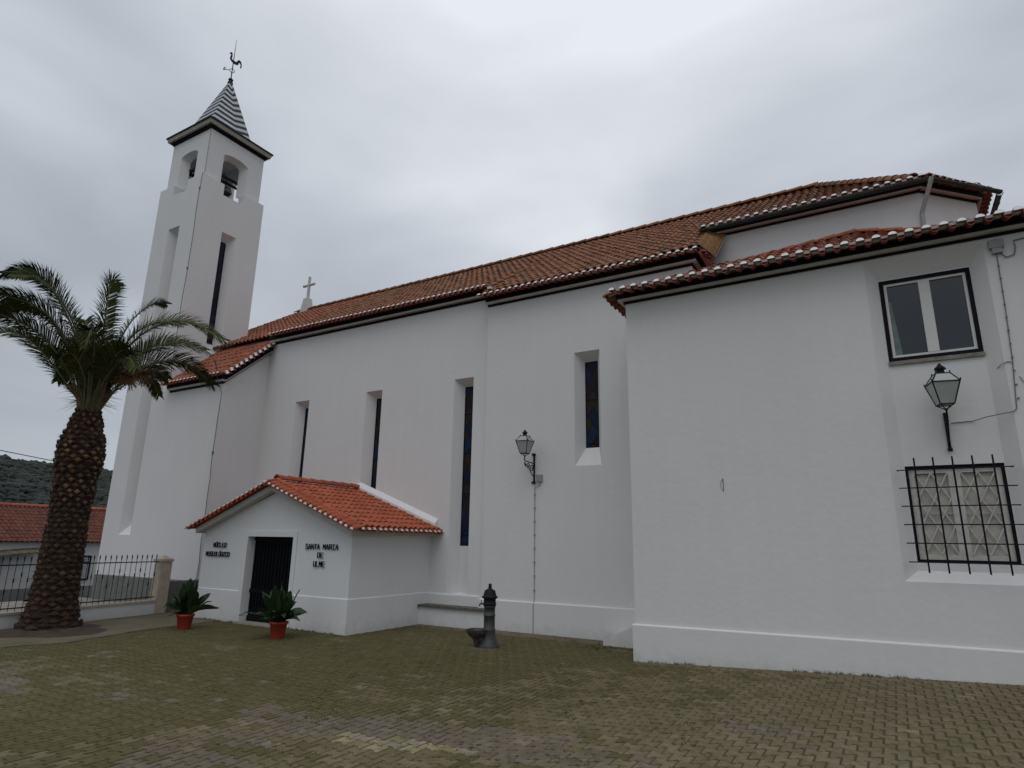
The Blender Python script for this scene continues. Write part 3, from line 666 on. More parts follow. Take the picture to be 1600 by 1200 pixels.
for s in range(8):
    for k in range(NS):
        # stripes climb and fall from edge to edge: a zigzag round the spire
        sh = 1.7/NS; f0, f1 = k/NS, (k+1)/NS
        def zf(c, f): return max(0, min(.995, f+(sh if c % 2 else -sh)*(1-f*.6)))
        mb.face([spt(s, zf(s, f0)), spt(s+1, zf(s+1, f0)), spt(s+1, zf(s+1, f1)), spt(s, zf(s, f1))], 0, float(k % 2 == 0)*.9)
for s in range(8): mb.face([spt(s, 0), spt(s+1, 0), spt(s+1, .03), spt(s, .03)], 0, 0)
spire = part(mb, 'spire', SP, tower); finish(spire)
mb = MB(); mb.lathe((tcx, tcy, 0), [(.11, 19.86), (.09, 19.95), (.04, 20.0), (.10, 20.04), (.05, 20.10), (.02, 20.14)], 12); part(mb, 'finial', IRON, tower)
plinth((TX0, TY0, 0), (TX1, TY0, 0), (0, -1, 0), -.1, .74, tower, m=GREYP, d=.03)
# weathervane
vane = thing('weathervane', (tcx, tcy, 20.1), 'iron weathervane with a cockerel on the tip of the striped spire', 'weathervane')
mb = MB(); mb.tube([(tcx, tcy, 20.08), (tcx, tcy, 20.9), (tcx, tcy, 22.0)], [.022, .018, .006], 8); part(mb, 'rod', IRON, vane)
hd = Vector((.45, .89, 0)).normalized()  # flat of the vane
def vp(a, z): return Vector((tcx, tcy, z))+hd*a
mb = MB(); mb.tube([vp(.09*math.cos(x), 20.48+.09*math.sin(x)) for x in [2*math.pi*i/16 for i in range(17)]], .012, 6)
mb.tube([vp(-.09, 20.48), vp(-.34, 20.40)], .012, 6); mb.obox(vp(-.30, 20.45), hd*.02, (0, 0, .07), hd.cross(Vector((0, 0, 1)))*.006); mb.tube([vp(-.22, 20.43), vp(-.26, 20.56)], .01, 5)
mb.tube([vp(.0, 20.48)+hd.cross(Vector((0,0,1)))*.22, vp(0, 20.48)-hd.cross(Vector((0,0,1)))*.22], .01, 6)
part(mb, 'direction_arms', IRON, vane)
mb = MB(); th = hd.cross(Vector((0, 0, 1)))*.015
body = [(-.13, 21.37), (-.09, 21.42), (-.055, 21.36), (-.04, 21.22), (-.055, 21.12), (-.01, 21.06), (.10, 21.03), (.16, 21.07), (.17, 21.14), (.24, 21.17), (.30, 21.12), (.34, 21.00), (.345, 20.86), (.31, 20.80), (.29, 20.86), (.30, 20.96), (.27, 21.04), (.23, 21.05), (.22, 20.95), (.14, 20.90), (.03, 20.92), (-.07, 21.0), (-.13, 21.10), (-.12, 21.22), (-.085, 21.30), (-.17, 21.33)]
f_ = [vp(a-.02, z-.08)-th for a, z in body]; g_ = [vp(a-.02, z-.08)+th for a, z in body]; mb.prism(f_, g_); o = part(mb, 'cockerel', IRON, vane); finish(o, False)
# bells and their beams
for i, (dx, dy, z, s, lab) in enumerate(((.32, -.05, 15.30, .36, 'larger dark bronze bell hanging high in the belfry opening'), (.42, .22, 14.92, .26, 'smaller dark bronze bell hanging low in the belfry opening'))):
    bell = thing('bell', (tcx+dx, tcy+dy, z-s), lab, 'bell', 'bells in the tower')
    mb = MB(); c = (tcx+dx, tcy+dy, z-s*1.25)
    mb.lathe(c, [(s*.62, 0), (s*.60, s*.06), (s*.48, s*.3), (s*.40, s*.6), (s*.36, s*.85), (s*.22, s*1.0), (s*.05, s*1.05)], 20); part(mb, 'bell_body', BRONZE, bell)
    mb = MB(); mb.box((c[0]-.06, c[1]-s*.7, c[2]+s*1.05), (c[0]+.06, c[1]+s*.7, c[2]+s*1.35)); part(mb, 'yoke', DARKWOOD, bell)
    mb = MB(); mb.tube([(c[0], c[1], c[2]+s*.9), (c[0], c[1], c[2]-.06)], [.015, .03], 8); part(mb, 'clapper', IRON, bell)
    mb = MB(); mb.tube([(c[0]+.1+0*x, c[1]+s*.62*math.cos(x), c[2]+s*1.2+s*.62*math.sin(x)) for x in [2*math.pi*k/18 for k in range(19)]], .014, 6); part(mb, 'bell_wheel', IRON, bell)
mb = MB(); mb.box((tcx-.9, tcy-.9, 15.42), (tcx+.9, tcy-.80, 15.5)); mb.box((tcx+.62, tcy-.86, 15.30), (tcx+.70, tcy+.86, 15.38)); mb.box((tcx-.5, tcy-.86, 15.36), (tcx-.4, tcy+.86, 15.46)); mb.box((tcx+.2, tcy-.86, 15.36), (tcx+.26, tcy+.86, 15.44)); part(mb, 'bell_frame', IRON, tower)
# lightning cable down the corner
lc = thing('lightning_cable', (-19.82, 11.42, 0), 'thin dark lightning cable running down the corner of the bell tower', 'cable')
mb = MB(); pts = [(TX1-.02, TY0-.015, 16.55-.0)]
zz = 14.7
pts = [(TX1-I+.01, TY0+I-.015, 16.6), (TX1-I+.01, TY0+I-.015, 14.72), (TX1+.0, TY0-.015, 14.64)]
while zz > 7.4: zz -= .8; pts.append((TX1-.04+random.uniform(-.05, .05), TY0-.015, zz))
mb.tube(pts, .009, 5); part(mb, 'wire', CABLE, lc)
for z in (14.0, 10.9): 
    mb = MB(); mb.box((TX1-.06, TY0-.04, z), (TX1-.0, TY0-.002, z+.06)); part(mb, 'clamp', CABLE, lc)
lc2 = thing('lightning_cable', (-17.05, 11.42, 0), 'thin cable descending the lower bay corner to the left of the annex roof', 'cable')
mb = MB(); pts = [(BX+.02, BY-.27, 6.85), (BX+.012, BY-.21, 6.6), (BX+.012, BY-.015, 6.2)]; zz = 6.0
while zz > 1.0: zz -= .6; pts.append((BX+.012-random.uniform(0, .06), BY-.015, zz))
mb.tube(pts, .009, 5); part(mb, 'wire', CABLE, lc2); mb = MB(); mb.box((BX-.05, BY-.04, 4.35), (BX, BY-.002, 4.42)); part(mb, 'clamp', CABLE, lc2)
# roof wire with a small bracket on the lower bay roof
rw = thing('roof_bracket', (BX-.1, BY-.1, 6.9), 'small rusty rod bracket with a wire on the lower roof corner beside the tower', 'bracket')
mb = MB(); mb.tube([(BX-.1, BY-.2, 6.9), (BX-.35, BY-.15, 7.25)], .016, 6); part(mb, 'rod', IRON, rw)
mb = MB(); mb.tube([(BX-.35, BY-.15, 7.25), (-18.4, 11.6, 7.22), (TX1+.02, 11.9, 7.28)], .008, 5); part(mb, 'wire', CABLE, rw)

# ridge cross
cs = thing('stone_cross', (-21.6, RY, RZ), 'white stone cross standing on the far end of the nave ridge', 'cross')
mb = MB(); mb.prism([(-21.85, RY-.22, 11.6), (-21.35, RY-.22, 11.6), (-21.35, RY+.22, 11.6), (-21.85, RY+.22, 11.6)], [(-21.73, RY-.13, 12.48), (-21.47, RY-.13, 12.48), (-21.47, RY+.13, 12.48), (-21.73, RY+.13, 12.48)]); CRW = mat('pale_stone', (.62, .61, .59), .8, .1, 9); part(mb, 'pedestal', CRW, cs)
mb = MB(); mb.tube([(-21.6, RY, 12.48), (-21.6, RY, 13.55)], [.07, .06], 8)
for s in (-1, 1): mb.tube([(-21.6, RY, 13.15), (-21.6+s*.36, RY, 13.15)], [.055, .06], 8)
part(mb, 'cross', CRW, cs)

# ================================================================ ANNEX (museum porch)
annex = thing('museum_annex', (-12.6, 10.25, 0), 'low white gabled annex with bright orange tiles and an open dark doorway', 'annex')
AX0, AX1, AY = -15.2, -10.05, 10.25; AEZ = 2.12; APX = -12.6; APZ = 3.02
mb = MB(); DX0, DX1, DZ = -13.46, -11.86, 1.98
wall(mb, (AX0, AY, -.1), (1, 0, 0), AX1-AX0, -.1, AEZ, [dict(o=(DX0-AX0, -.1, DX1-AX0, DZ), i=(DX0-AX0, -.1, DX1-AX0, DZ), d=.30)], (0, 1, 0))
mb.f.pop; 
mb.face([(AX0, AY, AEZ), (AX1, AY, AEZ), (APX, AY, APZ)])
mb.face([(AX1, AY, -.1), (AX1, NY, -.1), (AX1, NY, AEZ), (AX1, AY, AEZ)])
mb.face([(AX0, AY, -.1), (AX0, NY, -.1), (AX0, NY, AEZ), (AX0, AY, AEZ)])
part(mb, 'wall', WHITE2, annex)
plinth((DX1+.13, AY, 0), (AX1, AY, 0), (0, -1, 0), -.1, .725, annex, m=WHITE2, d=.02, e1=1)
plinth((AX0, AY, 0), (DX0-.13, AY, 0), (0, -1, 0), -.1, .725, annex, m=WHITE2, d=.02)
plinth((AX1, AY, 0), (AX1, NY, 0), (1, 0, 0), -.1, .72, annex, m=WHITE2, d=.02)
mb = MB(); fw = .12
mb.box((DX0-fw, AY-.03, -.05), (DX0+.004, AY+.1, DZ+fw)); mb.box((DX1-.004, AY-.03, -.05), (DX1+fw, AY+.1, DZ+fw)); mb.box((DX0+.004, AY-.03, DZ-.004), (DX1-.004, AY+.1, DZ+fw)); part(mb, 'door_frame', WHITE2, annex)
mb = MB(); mb.box((DX0-.1, AY-.12, -.03), (DX1+.12, AY+.2, .035)); part(mb, 'doorstep', mat('limestone_step', (.36, .33, .27), .8, .1, 8), annex)
DOORM = mat('dark_door', (.006, .007, .010), .6, .2, 10, spec=.15)
mb = MB(); w_ = (DX1-DX0)/2
for s in range(2):
    x0 = DX0+s*w_; mb2 = MB()
    mb2.box((x0+.005, AY+.20, .04), (x0+w_-.005, AY+.24, DZ-.01))
    for i in range(7): xx = x0+.07+i*(w_-.14)/6; mb2.box((xx-.012, AY+.17, .30), (xx+.012, AY+.199, DZ-.12))
    mb2.box((x0+.01, AY+.165, .68), (x0+w_-.01, AY+.199, .76)); mb2.box((x0+.01, AY+.165, .04), (x0+w_-.01, AY+.199, .16)); mb2.box((x0+.01, AY+.165, DZ-.1), (x0+w_-.01, AY+.199, DZ-.02))
    d_ = part(mb2, 'door', DOORM, annex)
# soffit slabs following the gable, roof slopes
ar = Vector((APX, 0, 3.30)); pit2 = math.atan2(3.28-2.20, 2.9)
mb = MB()
for s in (-1, 1):
    xe = APX+s*(AX1-APX+.16)
    a = [(APX, AY-.2, 3.05), (xe, AY-.2, 3.05-(abs(xe-APX))*math.tan(pit2)), (xe, NY, 3.05-(abs(xe-APX))*math.tan(pit2)), (APX, NY, 3.05)]
    mb.prism([Vector(p) for p in a], [Vector(p)+Vector((0, 0, .13)) for p in a])
part(mb, 'soffit', PALE, annex)
for s in (-1, 1):
    u = Vector((0, 1, 0)); v = Vector((-s*math.cos(pit2), 0, math.sin(pit2)))
    if s == 1:
        roof_sheet('roof', (APX+2.90, AY-.05, 2.21), (0, 1, 0), v, 15, 2.9/math.cos(pit2), .182, T_NEW, annex, seed=21, course=.30, amp=.026, jitter=.003)
    else:
        roof_sheet('roof', (APX-2.90, NY, 2.21), (0, -1, 0), v, 15, 2.9/math.cos(pit2), .182, T_NEW, annex, seed=22, course=.30, amp=.026, jitter=.003)
    # front strip of tiles running out over the gable
    a = Vector((APX, AY-.08, 3.29)); bb = Vector((APX+s*2.9, AY-.08, 2.21))
    eave('eave_tiles', bb if s < 0 else a, a if s < 0 else bb, (0, -1, 0), annex, period=.175, proj=.30, drop=.22, rad=.05, inner=.04, red=T_NEW, soff=T_NEW, tilt=.02)
    eave('eave_tiles', (APX+s*2.80, AY-.1, 2.19), (APX+s*2.80, NY, 2.19), (s, 0, 0), annex, period=.182, proj=.14, drop=.28, rad=.05, red=T_NEW, soff=T_NEW, tilt=.03)
ridge('ridge_tiles', (APX, NY, 3.33), (APX, AY-.08, 3.33), .10, T_NEW, annex, seg=.34)
ridge('verge_line', (APX+.05, AY-.08, 3.31), (APX+2.85, AY-.08, 2.24), .045, T_NEW, annex, seg=.4)
ridge('verge_line', (APX-.05, AY-.08, 3.31), (APX-2.85, AY-.08, 2.24), .045, T_NEW, annex, seg=.4)
mb = MB()
for s in (-1, 1):
    a = [(APX, NY-.12, 3.28), (APX+s*2.75, NY-.12, 2.26), (APX+s*2.75, NY+.0, 2.26), (APX, NY+.0, 3.28)]
    mb.prism(a, [(x, y, z+(.10 if y < NY-.05 else .22)) for x, y, z in a])
o = part(mb, 'mortar_flashing', WHITE2, annex); finish(o, False)
# wall bench in the corner of nave and annex
bench = thing('wall_bench', (-9.2, 12.8, 0), 'masonry bench with brown stone top between the annex and the fountain', 'bench')
mb = MB(); mb.box((-10.03, 12.62, -.02), (-8.10, 12.955, .40)); part(mb, 'base', WHITE2, bench)
mb = MB(); mb.box((-10.03, 12.56, .402), (-8.05, 12.95, .455)); part(mb, 'seat', BENCHT, bench)

# lettering: stroke letters, thin navy metal standing off the wall
GL = {'N': [[(0,0),(0,1),(1,0),(1,1)]], 'U': [[(0,1),(0,.2),(.2,0),(.8,0),(1,.2),(1,1)]], 'C': [[(1,.85),(.8,1),(.2,1),(0,.8),(0,.2),(.2,0),(.8,0),(1,.15)]], 'L': [[(0,1),(0,0),(1,0)]],
      'E': [[(1,1),(0,1),(0,0),(1,0)],[(0,.5),(.8,.5)]], 'O': [[(.2,0),(.8,0),(1,.2),(1,.8),(.8,1),(.2,1),(0,.8),(0,.2),(.2,0)]], 'M': [[(0,0),(0,1),(.5,.4),(1,1),(1,0)]],
      'S': [[(1,.85),(.8,1),(.2,1),(0,.85),(0,.62),(.2,.5),(.8,.5),(1,.38),(1,.15),(.8,0),(.2,0),(0,.15)]], 'G': [[(1,.85),(.8,1),(.2,1),(0,.8),(0,.2),(.2,0),(.8,0),(1,.2),(1,.5),(.55,.5)]],
      'I': [[(.5,0),(.5,1)],[(.1,1),(.9,1)],[(.1,0),(.9,0)]], 'A': [[(0,0),(.5,1),(1,0)],[(.2,.38),(.8,.38)]], 'T': [[(0,1),(1,1)],[(.5,1),(.5,0)]], 'R': [[(0,0),(0,1),(.8,1),(1,.85),(1,.65),(.8,.5),(0,.5)],[(.5,.5),(1,0)]],
      'D': [[(0,0),(0,1),(.7,1),(1,.75),(1,.25),(.7,0),(0,0)]]}
def word(txt, xc, z, width, h, root):
    mb = MB(); n = len(txt); adv = width/(n-.22); lw = adv*.70; x = xc-width/2
    for ch in txt:
        acute = ch in 'ÚÓ'; b_ = {'Ú': 'U', 'Ó': 'O'}.get(ch, ch)
        for st in GL.get(b_, []):
            P = [Vector((x+a*lw, AY-.028, z+c*h)) for a, c in st]
            for p, q in zip(P, P[1:]):
                d = (q-p); L = d.length; d.normalize(); s = Vector((-d.z, 0, d.x)); mb.obox((p+q)/2, d*(L/2+.008), Vector((0, .008, 0)), s*.0065)
        if acute: mb.obox((x+.6*lw, AY-.028, z+h*1.18), (.018, 0, .014), (0, .01, 0), (-.005, 0, .006))
        x += adv
    return part(mb, 'word', IRONB, root)
l1 = thing('wall_lettering', (-14.5, AY, 1.5), 'dark metal lettering NÚCLEO MUSEOLÓGICO on the annex left of its door', 'lettering')
word('NÚCLEO', -14.50, 1.71, .50, .10, l1); word('MUSEOLÓGICO', -14.55, 1.49, .92, .10, l1)
l2 = thing('wall_lettering', (-10.9, AY, 1.5), 'dark metal lettering SANTA MARIA DE ULME on the annex right of its door', 'lettering')
word('SANTA', -11.21, 1.72, .44, .105, l2); word('MARIA', -10.65, 1.72, .46, .105, l2); word('DE', -10.95, 1.54, .17, .105, l2); word('ULME', -10.97, 1.35, .34, .105, l2)

# ================================================================ SACRISTY BLOCK (right)
sac = thing('sacristy', (0, 11.02, 0), 'white two storey block with navy cornice, framed upper window and barred lower window', 'building')
SY = 11.02; SX0, SX1 = -4.0, 6.5; SZ = 6.65
mb = MB()
rec = dict(o=(.08+4, 1.47, 1.66+4, 6.42), i=(.26+4, 1.62, 1.48+4, 6.15), g=(.26+4, 1.62, 1.48+4, 6.15), d=.16)
wall(mb, (SX0, SY, -.1), (1, 0, 0), SX1-SX0, -.1, SZ, [rec], (0, 1, 0))
mb.face([(SX0, SY, -.1), (SX0, NY2, -.1), (SX0, NY2, SZ), (SX0, SY, SZ)])
mb.face([(SX1, SY, -.1), (SX1, 20, -.1), (SX1, 20, SZ), (SX1, SY, SZ)])
# back panel of the tall recess with the two window holes
IY = SY+.16
def panel(x0, z0, x1, z1): mb.face([(x0, IY, z0), (x1, IY, z0), (x1, IY, z1), (x0, IY, z1)])
U = (.26, 4.77, 1.47, 6.13); Lw = (.27, 1.74, 1.475, 3.13)
panel(.26, 1.62, 1.48, Lw[1]); panel(.26, Lw[3], 1.48, U[1]); panel(.26, U[3], 1.48, 6.15); panel(.26, Lw[1], Lw[0], Lw[3]); panel(Lw[2], Lw[1], 1.48, Lw[3]); panel(U[2], U[1], 1.48, U[3])
for (x0, z0, x1, z1) in (U, Lw):   # reveals
    for a, b_ in (((x0, z0), (x1, z0)), ((x1, z0), (x1, z1)), ((x1, z1), (x0, z1)), ((x0, z1), (x0, z0))):
        mb.face([(a[0], IY, a[1]), (b_[0], IY, b_[1]), (b_[0], IY+.14, b_[1]), (a[0], IY+.14, a[1])])
part(mb, 'wall', WHITE, sac)
plinth((SX0, SY, 0), (SX1, SY, 0), (0, -1, 0), -.1, .60, sac, e0=1, z1b=.70, d=.04)
plinth((SX0, SY, 0), (SX0, NY2, 0), (-1, 0, 0), -.1, .60, sac, d=.04)
cornice('cornice', (SX0, SY, SZ), (SX1, SY, SZ), (0, -1, 0), sac, e0=1)
cornice('cornice', (SX0, SY, SZ), (SX0, NY2-.02, SZ), (-1, 0, 0), sac)
eave('eave_tiles', (SX0-.13, SY-.12, SZ+.06), (SX1, SY-.12, SZ+.06), (0, -1, 0), sac, period=.222, proj=.30, drop=.20, rad=.067)
eave('eave_tiles', (SX0-.12, SY-.13, SZ+.06), (SX0-.12, 12.6, SZ+.06), (-1, 0, 0), sac, period=.222, proj=.28, drop=.20, rad=.067)
# roof
E0 = Vector((SX0-.14, SY-.14, SZ+.085)); pA = Vector((.03, 12.9, 7.86)); pr = math.atan2(pA.z-E0.z, pA.y-E0.y)
hn = Vector((-(pA.y-E0.y), pA.x-E0.x, 0)).normalized()
rd_ = Vector((1, .26, 0)).normalized()
roof_sheet('roof', E0, (1, 0, 0), (0, math.cos(pr), math.sin(pr)), 54, 4.2, .205, T_MID, sac, seed=31, planes=[(E0, hn), (pA, Vector((0, 0, 1)))])
vL = Vector((pA.x-E0.x, 0, pA.z-E0.z))
roof_sheet('roof', (E0.x, 13.1, E0.z), (0, -1, 0), vL, 14, vL.length, .205, T_MID, sac, seed=32, planes=[(E0, -hn), (Vector((0,12.86,0)), Vector((0,1,0)))])
for o in (sag_ for sag_ in COL.objects if sag_.name.startswith('roof') and sag_.parent == sac and len(sag_.data.vertices) > 9000):
    for v in o.data.vertices:     # the old roof sags towards its right end
        if v.co.x > 0: v.co.z -= min(.6, .22*v.co.x)*max(0, min(1.2, (v.co.y-E0.y)/(pA.y-E0.y)))
ridge('ridge_tiles', E0+Vector((.3, .18, .0)), pA+Vector((0, 0, .0)), .085, T_MID, sac, seg=.42)
ridge('ridge_tiles', pA, Vector((2.7, pA.y+.05, pA.z-.58)), .09, T_MID, sac, seg=.42)
mb = MB(); q = Vector((6.4, pA.y+.1, pA.z-.62)); mb.face([pA-Vector((0,0,.06)), q-Vector((0,0,.04)), (q.x, 19, 6.7), (pA.x, 19, 6.7)]); mb.face([(SX0, SY, SZ-.02), (SX1, SY, SZ-.02), (SX1, 19, SZ-.02), (1.3, 19, SZ-.02), (1.3, 14.1, SZ-.02), (SX0, 14.1, SZ-.02)]); part(mb, 'roof', T_MID, sac)
# upper window
def frame_rect(mb, x0, z0, x1, z1, w, y0, y1, m=0):
    mb.box((x0, y0, z0), (x1, y1, z0+w), m); mb.box((x0, y0, z1-w), (x1, y1, z1), m); mb.box((x0, y0, z0+w), (x0+w, y1, z1-w), m); mb.box((x1-w, y0, z0+w), (x1, y1, z1-w), m)
mb = MB(); frame_rect(mb, U[0]+.003, U[1]+.003, U[2]-.003, U[3]-.003, .055, IY-.012, IY+.10)
win = part(mb, 'window', NAVY, sac); win['label'] = 'upper two pane window in a navy surround'
mb = MB(); x0, z0, x1, z1 = U[0]+.06, U[1]+.06, U[2]-.06, U[3]-.06; frame_rect(mb, x0, z0, x1, z1, .04, IY+.015, IY+.085); xm = (x0+x1)/2; mb.box((xm-.075, IY+.01, z0+.04), (xm+.075, IY+.08, z1-.04)); o = mb.build('frame', PAINTW); o.parent = win; o.matrix_parent_inverse = Matrix.Identity(4)
for a, b_ in ((x0+.041, xm-.076), (xm+.076, x1-.041)):
    mb = MB(); mb.box((a, IY+.045, z0+.041), (b_, IY+.053, z1-.041)); o = mb.build('glass', G_WIN); o.parent = win
mb = MB()   # pale curtain edge just behind the left pane
mb.prism([(x0+.045, IY+.035, z0+.042), (x0+.14, IY+.035, z0+.042), (x0+.14, IY+.044, z0+.042), (x0+.045, IY+.044, z0+.042)], [(x0+.045, IY+.035, z1-.30), (x0+.075, IY+.035, z1-.30), (x0+.075, IY+.044, z1-.30), (x0+.045, IY+.044, z1-.30)])
o = mb.build('curtain', mat('dull_curtain', (.16, .20, .19), .4, .2, 6)); o.parent = win
mb = MB(); mb.box((U[0]-.005, IY-.035, U[1]-.06), (U[2]+.005, IY+.1, U[1]-.002)); o = mb.build('sill', STONE); o.parent = win
# lower window with lattice shutters and grille
mb = MB(); frame_rect(mb, Lw[0]+.003, Lw[1]+.003, Lw[2]-.003, Lw[3]-.003, .035, IY+.02, IY+.12); win2 = part(mb, 'window', NAVY, sac); win2['label'] = 'lower window with white lattice behind an iron grille'
mb = MB(); x0, z0, x1, z1 = Lw[0]+.04, Lw[1]+.04, Lw[2]-.04, Lw[3]-.04; xm = (x0+x1)/2
for a, b_ in ((x0, xm-.005), (xm+.005, x1)): frame_rect(mb, a, z0, b_, z1, .07, IY+.06, IY+.10)
for a, b_ in ((x0+.07, xm-.075), (xm+.075, x1-.07)):
    w = b_-a; h = z1-z0-.14
    for (s0, t0, s1, t1) in ((0, 0, 1, .5), (0, .5, .5, 1*.75+0), ):
        pass
    cell = h/3
    for k in range(-1, 4):
        for sgn in (1, -1):
            # diagonal laths clipped to the panel
            for off in (0, .5):
                p = []; 
                za, zb_ = (k+off)*cell, (k+off)*cell+w*1.9
                if sgn < 0: za, zb_ = zb_, za
                ax, bx_ = 0., w
                def clip(ax, za, bx_, zb_):
                    if za == zb_: return None
                    t0, t1 = 0., 1.
                    for lo, hi in ((0, h),):
                        d = zb_-za; ta, tb = (lo-za)/d, (hi-za)/d; ta, tb = min(ta, tb), max(ta, tb); t0, t1 = max(t0, ta), min(t1, tb)
                    return (t0, t1) if t1-t0 > .05 else None
                c_ = clip(ax, za, bx_, zb_)
                if c_ and off == 0:
                    P0 = Vector((a+w*c_[0], IY+(.055 if sgn > 0 else .063), z0+.07+za+(zb_-za)*c_[0])); P1 = Vector((a+w*c_[1], IY+(.055 if sgn > 0 else .063), z0+.07+za+(zb_-za)*c_[1]))
                    d = (P1-P0); L = d.length; d.normalize(); mb.obox((P0+P1)/2, d*L/2, (0, .004, 0), Vector((-d.z, 0, d.x))*.009)
    mb.box((a, IY+.075, z0+.07+h*.5-.004), (b_, IY+.083, z0+.07+h*.5+.004))
o = mb.build('shutter_lattice', SHUT); o.parent = win2
mb = MB(); mb.box((x0, IY+.105, z0), (x1, IY+.115, z1)); o = mb.build('glass', mat('curtained_glass', (.56, .53, .48), .6, .2, 4)); o.parent = win2
mb = MB(); gy = SY-.12
for i in range(5):
    x = .39+i*.2325; mb.tube([(x, gy, 1.60), (x, gy, 3.22)], .0115, 8)
for i in range(6):
    z = 1.745+i*.2605; mb.tube([(.16, gy+.018, z), (1.545, gy+.018, z)], .008, 8)
for z in (1.745, 3.05):
    for x in (.17, 1.53): mb.tube([(x, gy+.018, z), (x, SY+.03, z)], .008, 6)
part(mb, 'grille', IRONB, sac)
# meter tray mark: small rust stain on the wall and junction box with conduit
mk = thing('wall_hook', (-2.375, SY, 2.9), 'small rusty wire hook mark on the blank white sacristy wall', 'hook')
mb = MB(); RUST = mat('rusty_wire', (.22, .13, .07), .8, .3, 20)
mb.tube([(-2.37, SY-.006, 3.04), (-2.368, SY-.01, 2.92), (-2.37, SY-.006, 2.82)], .005, 6); mb.tube([(-2.375, SY-.006, 3.03), (-2.41, SY-.008, 2.96), (-2.415, SY-.008, 2.90), (-2.38, SY-.006, 2.83)], .0025, 6); part(mb, 'wire', RUST, mk)
jb = thing('junction_box', (1.78, SY, 6.35), 'grey junction box with conduit below the cornice right of the upper window', 'junction box')
mb = MB(); mb.box((1.72, SY-.07, 6.28), (1.90, SY-.001, 6.41)); mb.box((1.75, SY-.06, 6.20), (1.87, SY-.001, 6.279)); part(mb, 'box', BOXG, jb)
mb = MB(); mb.tube([(1.80, SY-.015, 6.2), (1.785, SY-.015, 5.4), (1.755, SY-.015, 4.6), (1.70, SY-.015, 3.86), (1.66, SY-.015, 3.82), (1.35, SY-.012, 3.77), (1.20, IY-.012, 3.75), (.93, IY-.012, 3.74)], .0065, 6); 
for k in range(11): z = 6.0-k*.2; mb.box((1.765-.006+(z-5)*.03, SY-.024, z), (1.765+.018+(z-5)*.03, SY-.002, z+.012))
part(mb, 'conduit', CABLE, jb)
mb = MB(); mb.tube([(1.85, SY-.02, 6.2), (1.90, SY-.02, 6.12), (2.0, SY-.02, 6.14), (2.03, SY-.02, 6.26), (2.02, SY-.02, 6.36), (2.3, SY-.02, 6.39), (3.5, SY-.02, 6.38)], .008, 6)
part(mb, 'cable', CABLE, jb)
wc = thing('loose_cable', (1.6, SY, 4.4), 'pale loose cable looping below the upper window of the sacristy', 'cable')
mb = MB(); mb.tube([(1.50, IY-.01, 4.72), (1.53, IY-.01, 4.62), (1.53, IY-.03, 4.50), (1.55, IY-.03, 4.46), (1.62, SY-.01, 4.52), (1.70, SY-.01, 4.55), (1.76, SY-.012, 4.53)], .006, 6); mb.tube([(1.80, SY-.01, 4.32), (1.84, SY-.012, 4.22), (1.93, SY-.012, 4.17), (2.2, SY-.012, 4.2)], .006, 6); part(mb, 'wire', CABLEL, wc)
# sloping white buttress beside the sacristy corner
bt = MB(); P = [(-5.12, -.05), (-5.12, .10), (-4.045, .62), (-4.045, -.05)]
bt.prism([(x, 12.25, z) for x, z in P], [(x, 12.83, z) for x, z in P]); o = bt.build('sloping_buttress', WHITE); finish(o); tag(o, 'small white wedge shaped buttress in the corner left of the sacristy', 'buttress')

# ================================================================ LANTERNS
def lantern(root, c, s=1., facing=0.):
    """four-sided tapering lantern; c = bottom centre"""
    c = Vector(c); q = lambda h, z, a=facing: [c+Vector((h*math.sqrt(2)*math.cos(a+math.pi/4+k*math.pi/2), h*math.sqrt(2)*math.sin(a+math.pi/4+k*math.pi/2), z)) for k in range(4)]
    b0, b1, t0 = q(.085*s, .07*s), q(.165*s, .37*s), q(.085*s, .50*s)
    mb = MB(); mb.prism(b0, [c+(p-c)*1.0 for p in q(.163*s, .366*s)]); mb.prism(q(.163*s, .372*s), t0)
    g = part(mb, 'lamp_glass', G_LAMP, root)
    mb = MB(); rr = .009*s
    for k in range(4):
        j = (k+1) % 4
        for a, b_ in ((b0[k], b1[k]), (b0[k], b0[j]), (b1[k], b1[j]), (b1[k], t0[k]), (t0[k], t0[j])): mb.tube([a, b_], rr, 5)
        mb.tube([t0[k], t0[k]+Vector((0, 0, .035*s))], rr*.9, 5); mb.tube([b1[k], b1[k]+(b1[k]-c).normalized()*.02+Vector((0,0,.02))], rr, 5)
        mb.tube([b0[k], c+Vector((0, 0, .0))+(b0[k]-c)*.35, c+Vector((0, 0, -.01))], rr*.8, 5)
    part(mb, 'lamp_frame', IRON, root)
    mb = MB(); mb.lathe(c, [(.095*s, .50*s), (.05*s, .525*s), (.045*s, .56*s), (.075*s, .575*s), (.06*s, .60*s), (.035*s, .62*s), (.012*s, .66*s)], 12); part(mb, 'lamp_finial', IRON, root)
    mb = MB(); mb.tube([c+Vector((0, 0, .07*s)), c+Vector((0, 0, .14*s))], .02*s, 8); mb.lathe(c+Vector((0, 0, .14*s)), [(.02*s, 0), (.035*s, .04*s), (.03*s, .10*s), (.01*s, .13*s)], 10); part(mb, 'bulb', mat('lamp_bulb', (.6, .6, .56), .3, .05), root)
la = thing('wall_lantern', (-7.02, NY2, 3.4), 'black wall lantern on a scrolled bracket left of the shorter stained window', 'lantern')
lx = -7.02
mb = MB(); mb.box((lx-.018, NY2-.03, 3.28), (lx+.018, NY2-.002, 3.92)); 
for z in (3.28, 3.93): mb.tube([(lx-.04, NY2-.04, z), (lx+.04, NY2-.04, z)], .03, 8)
mb.tube([(lx, NY2-.03, 3.72), (lx, NY2-.45, 3.74), (lx, NY2-.47, 3.75), (lx, NY2-.47, 3.86)], .013, 8)
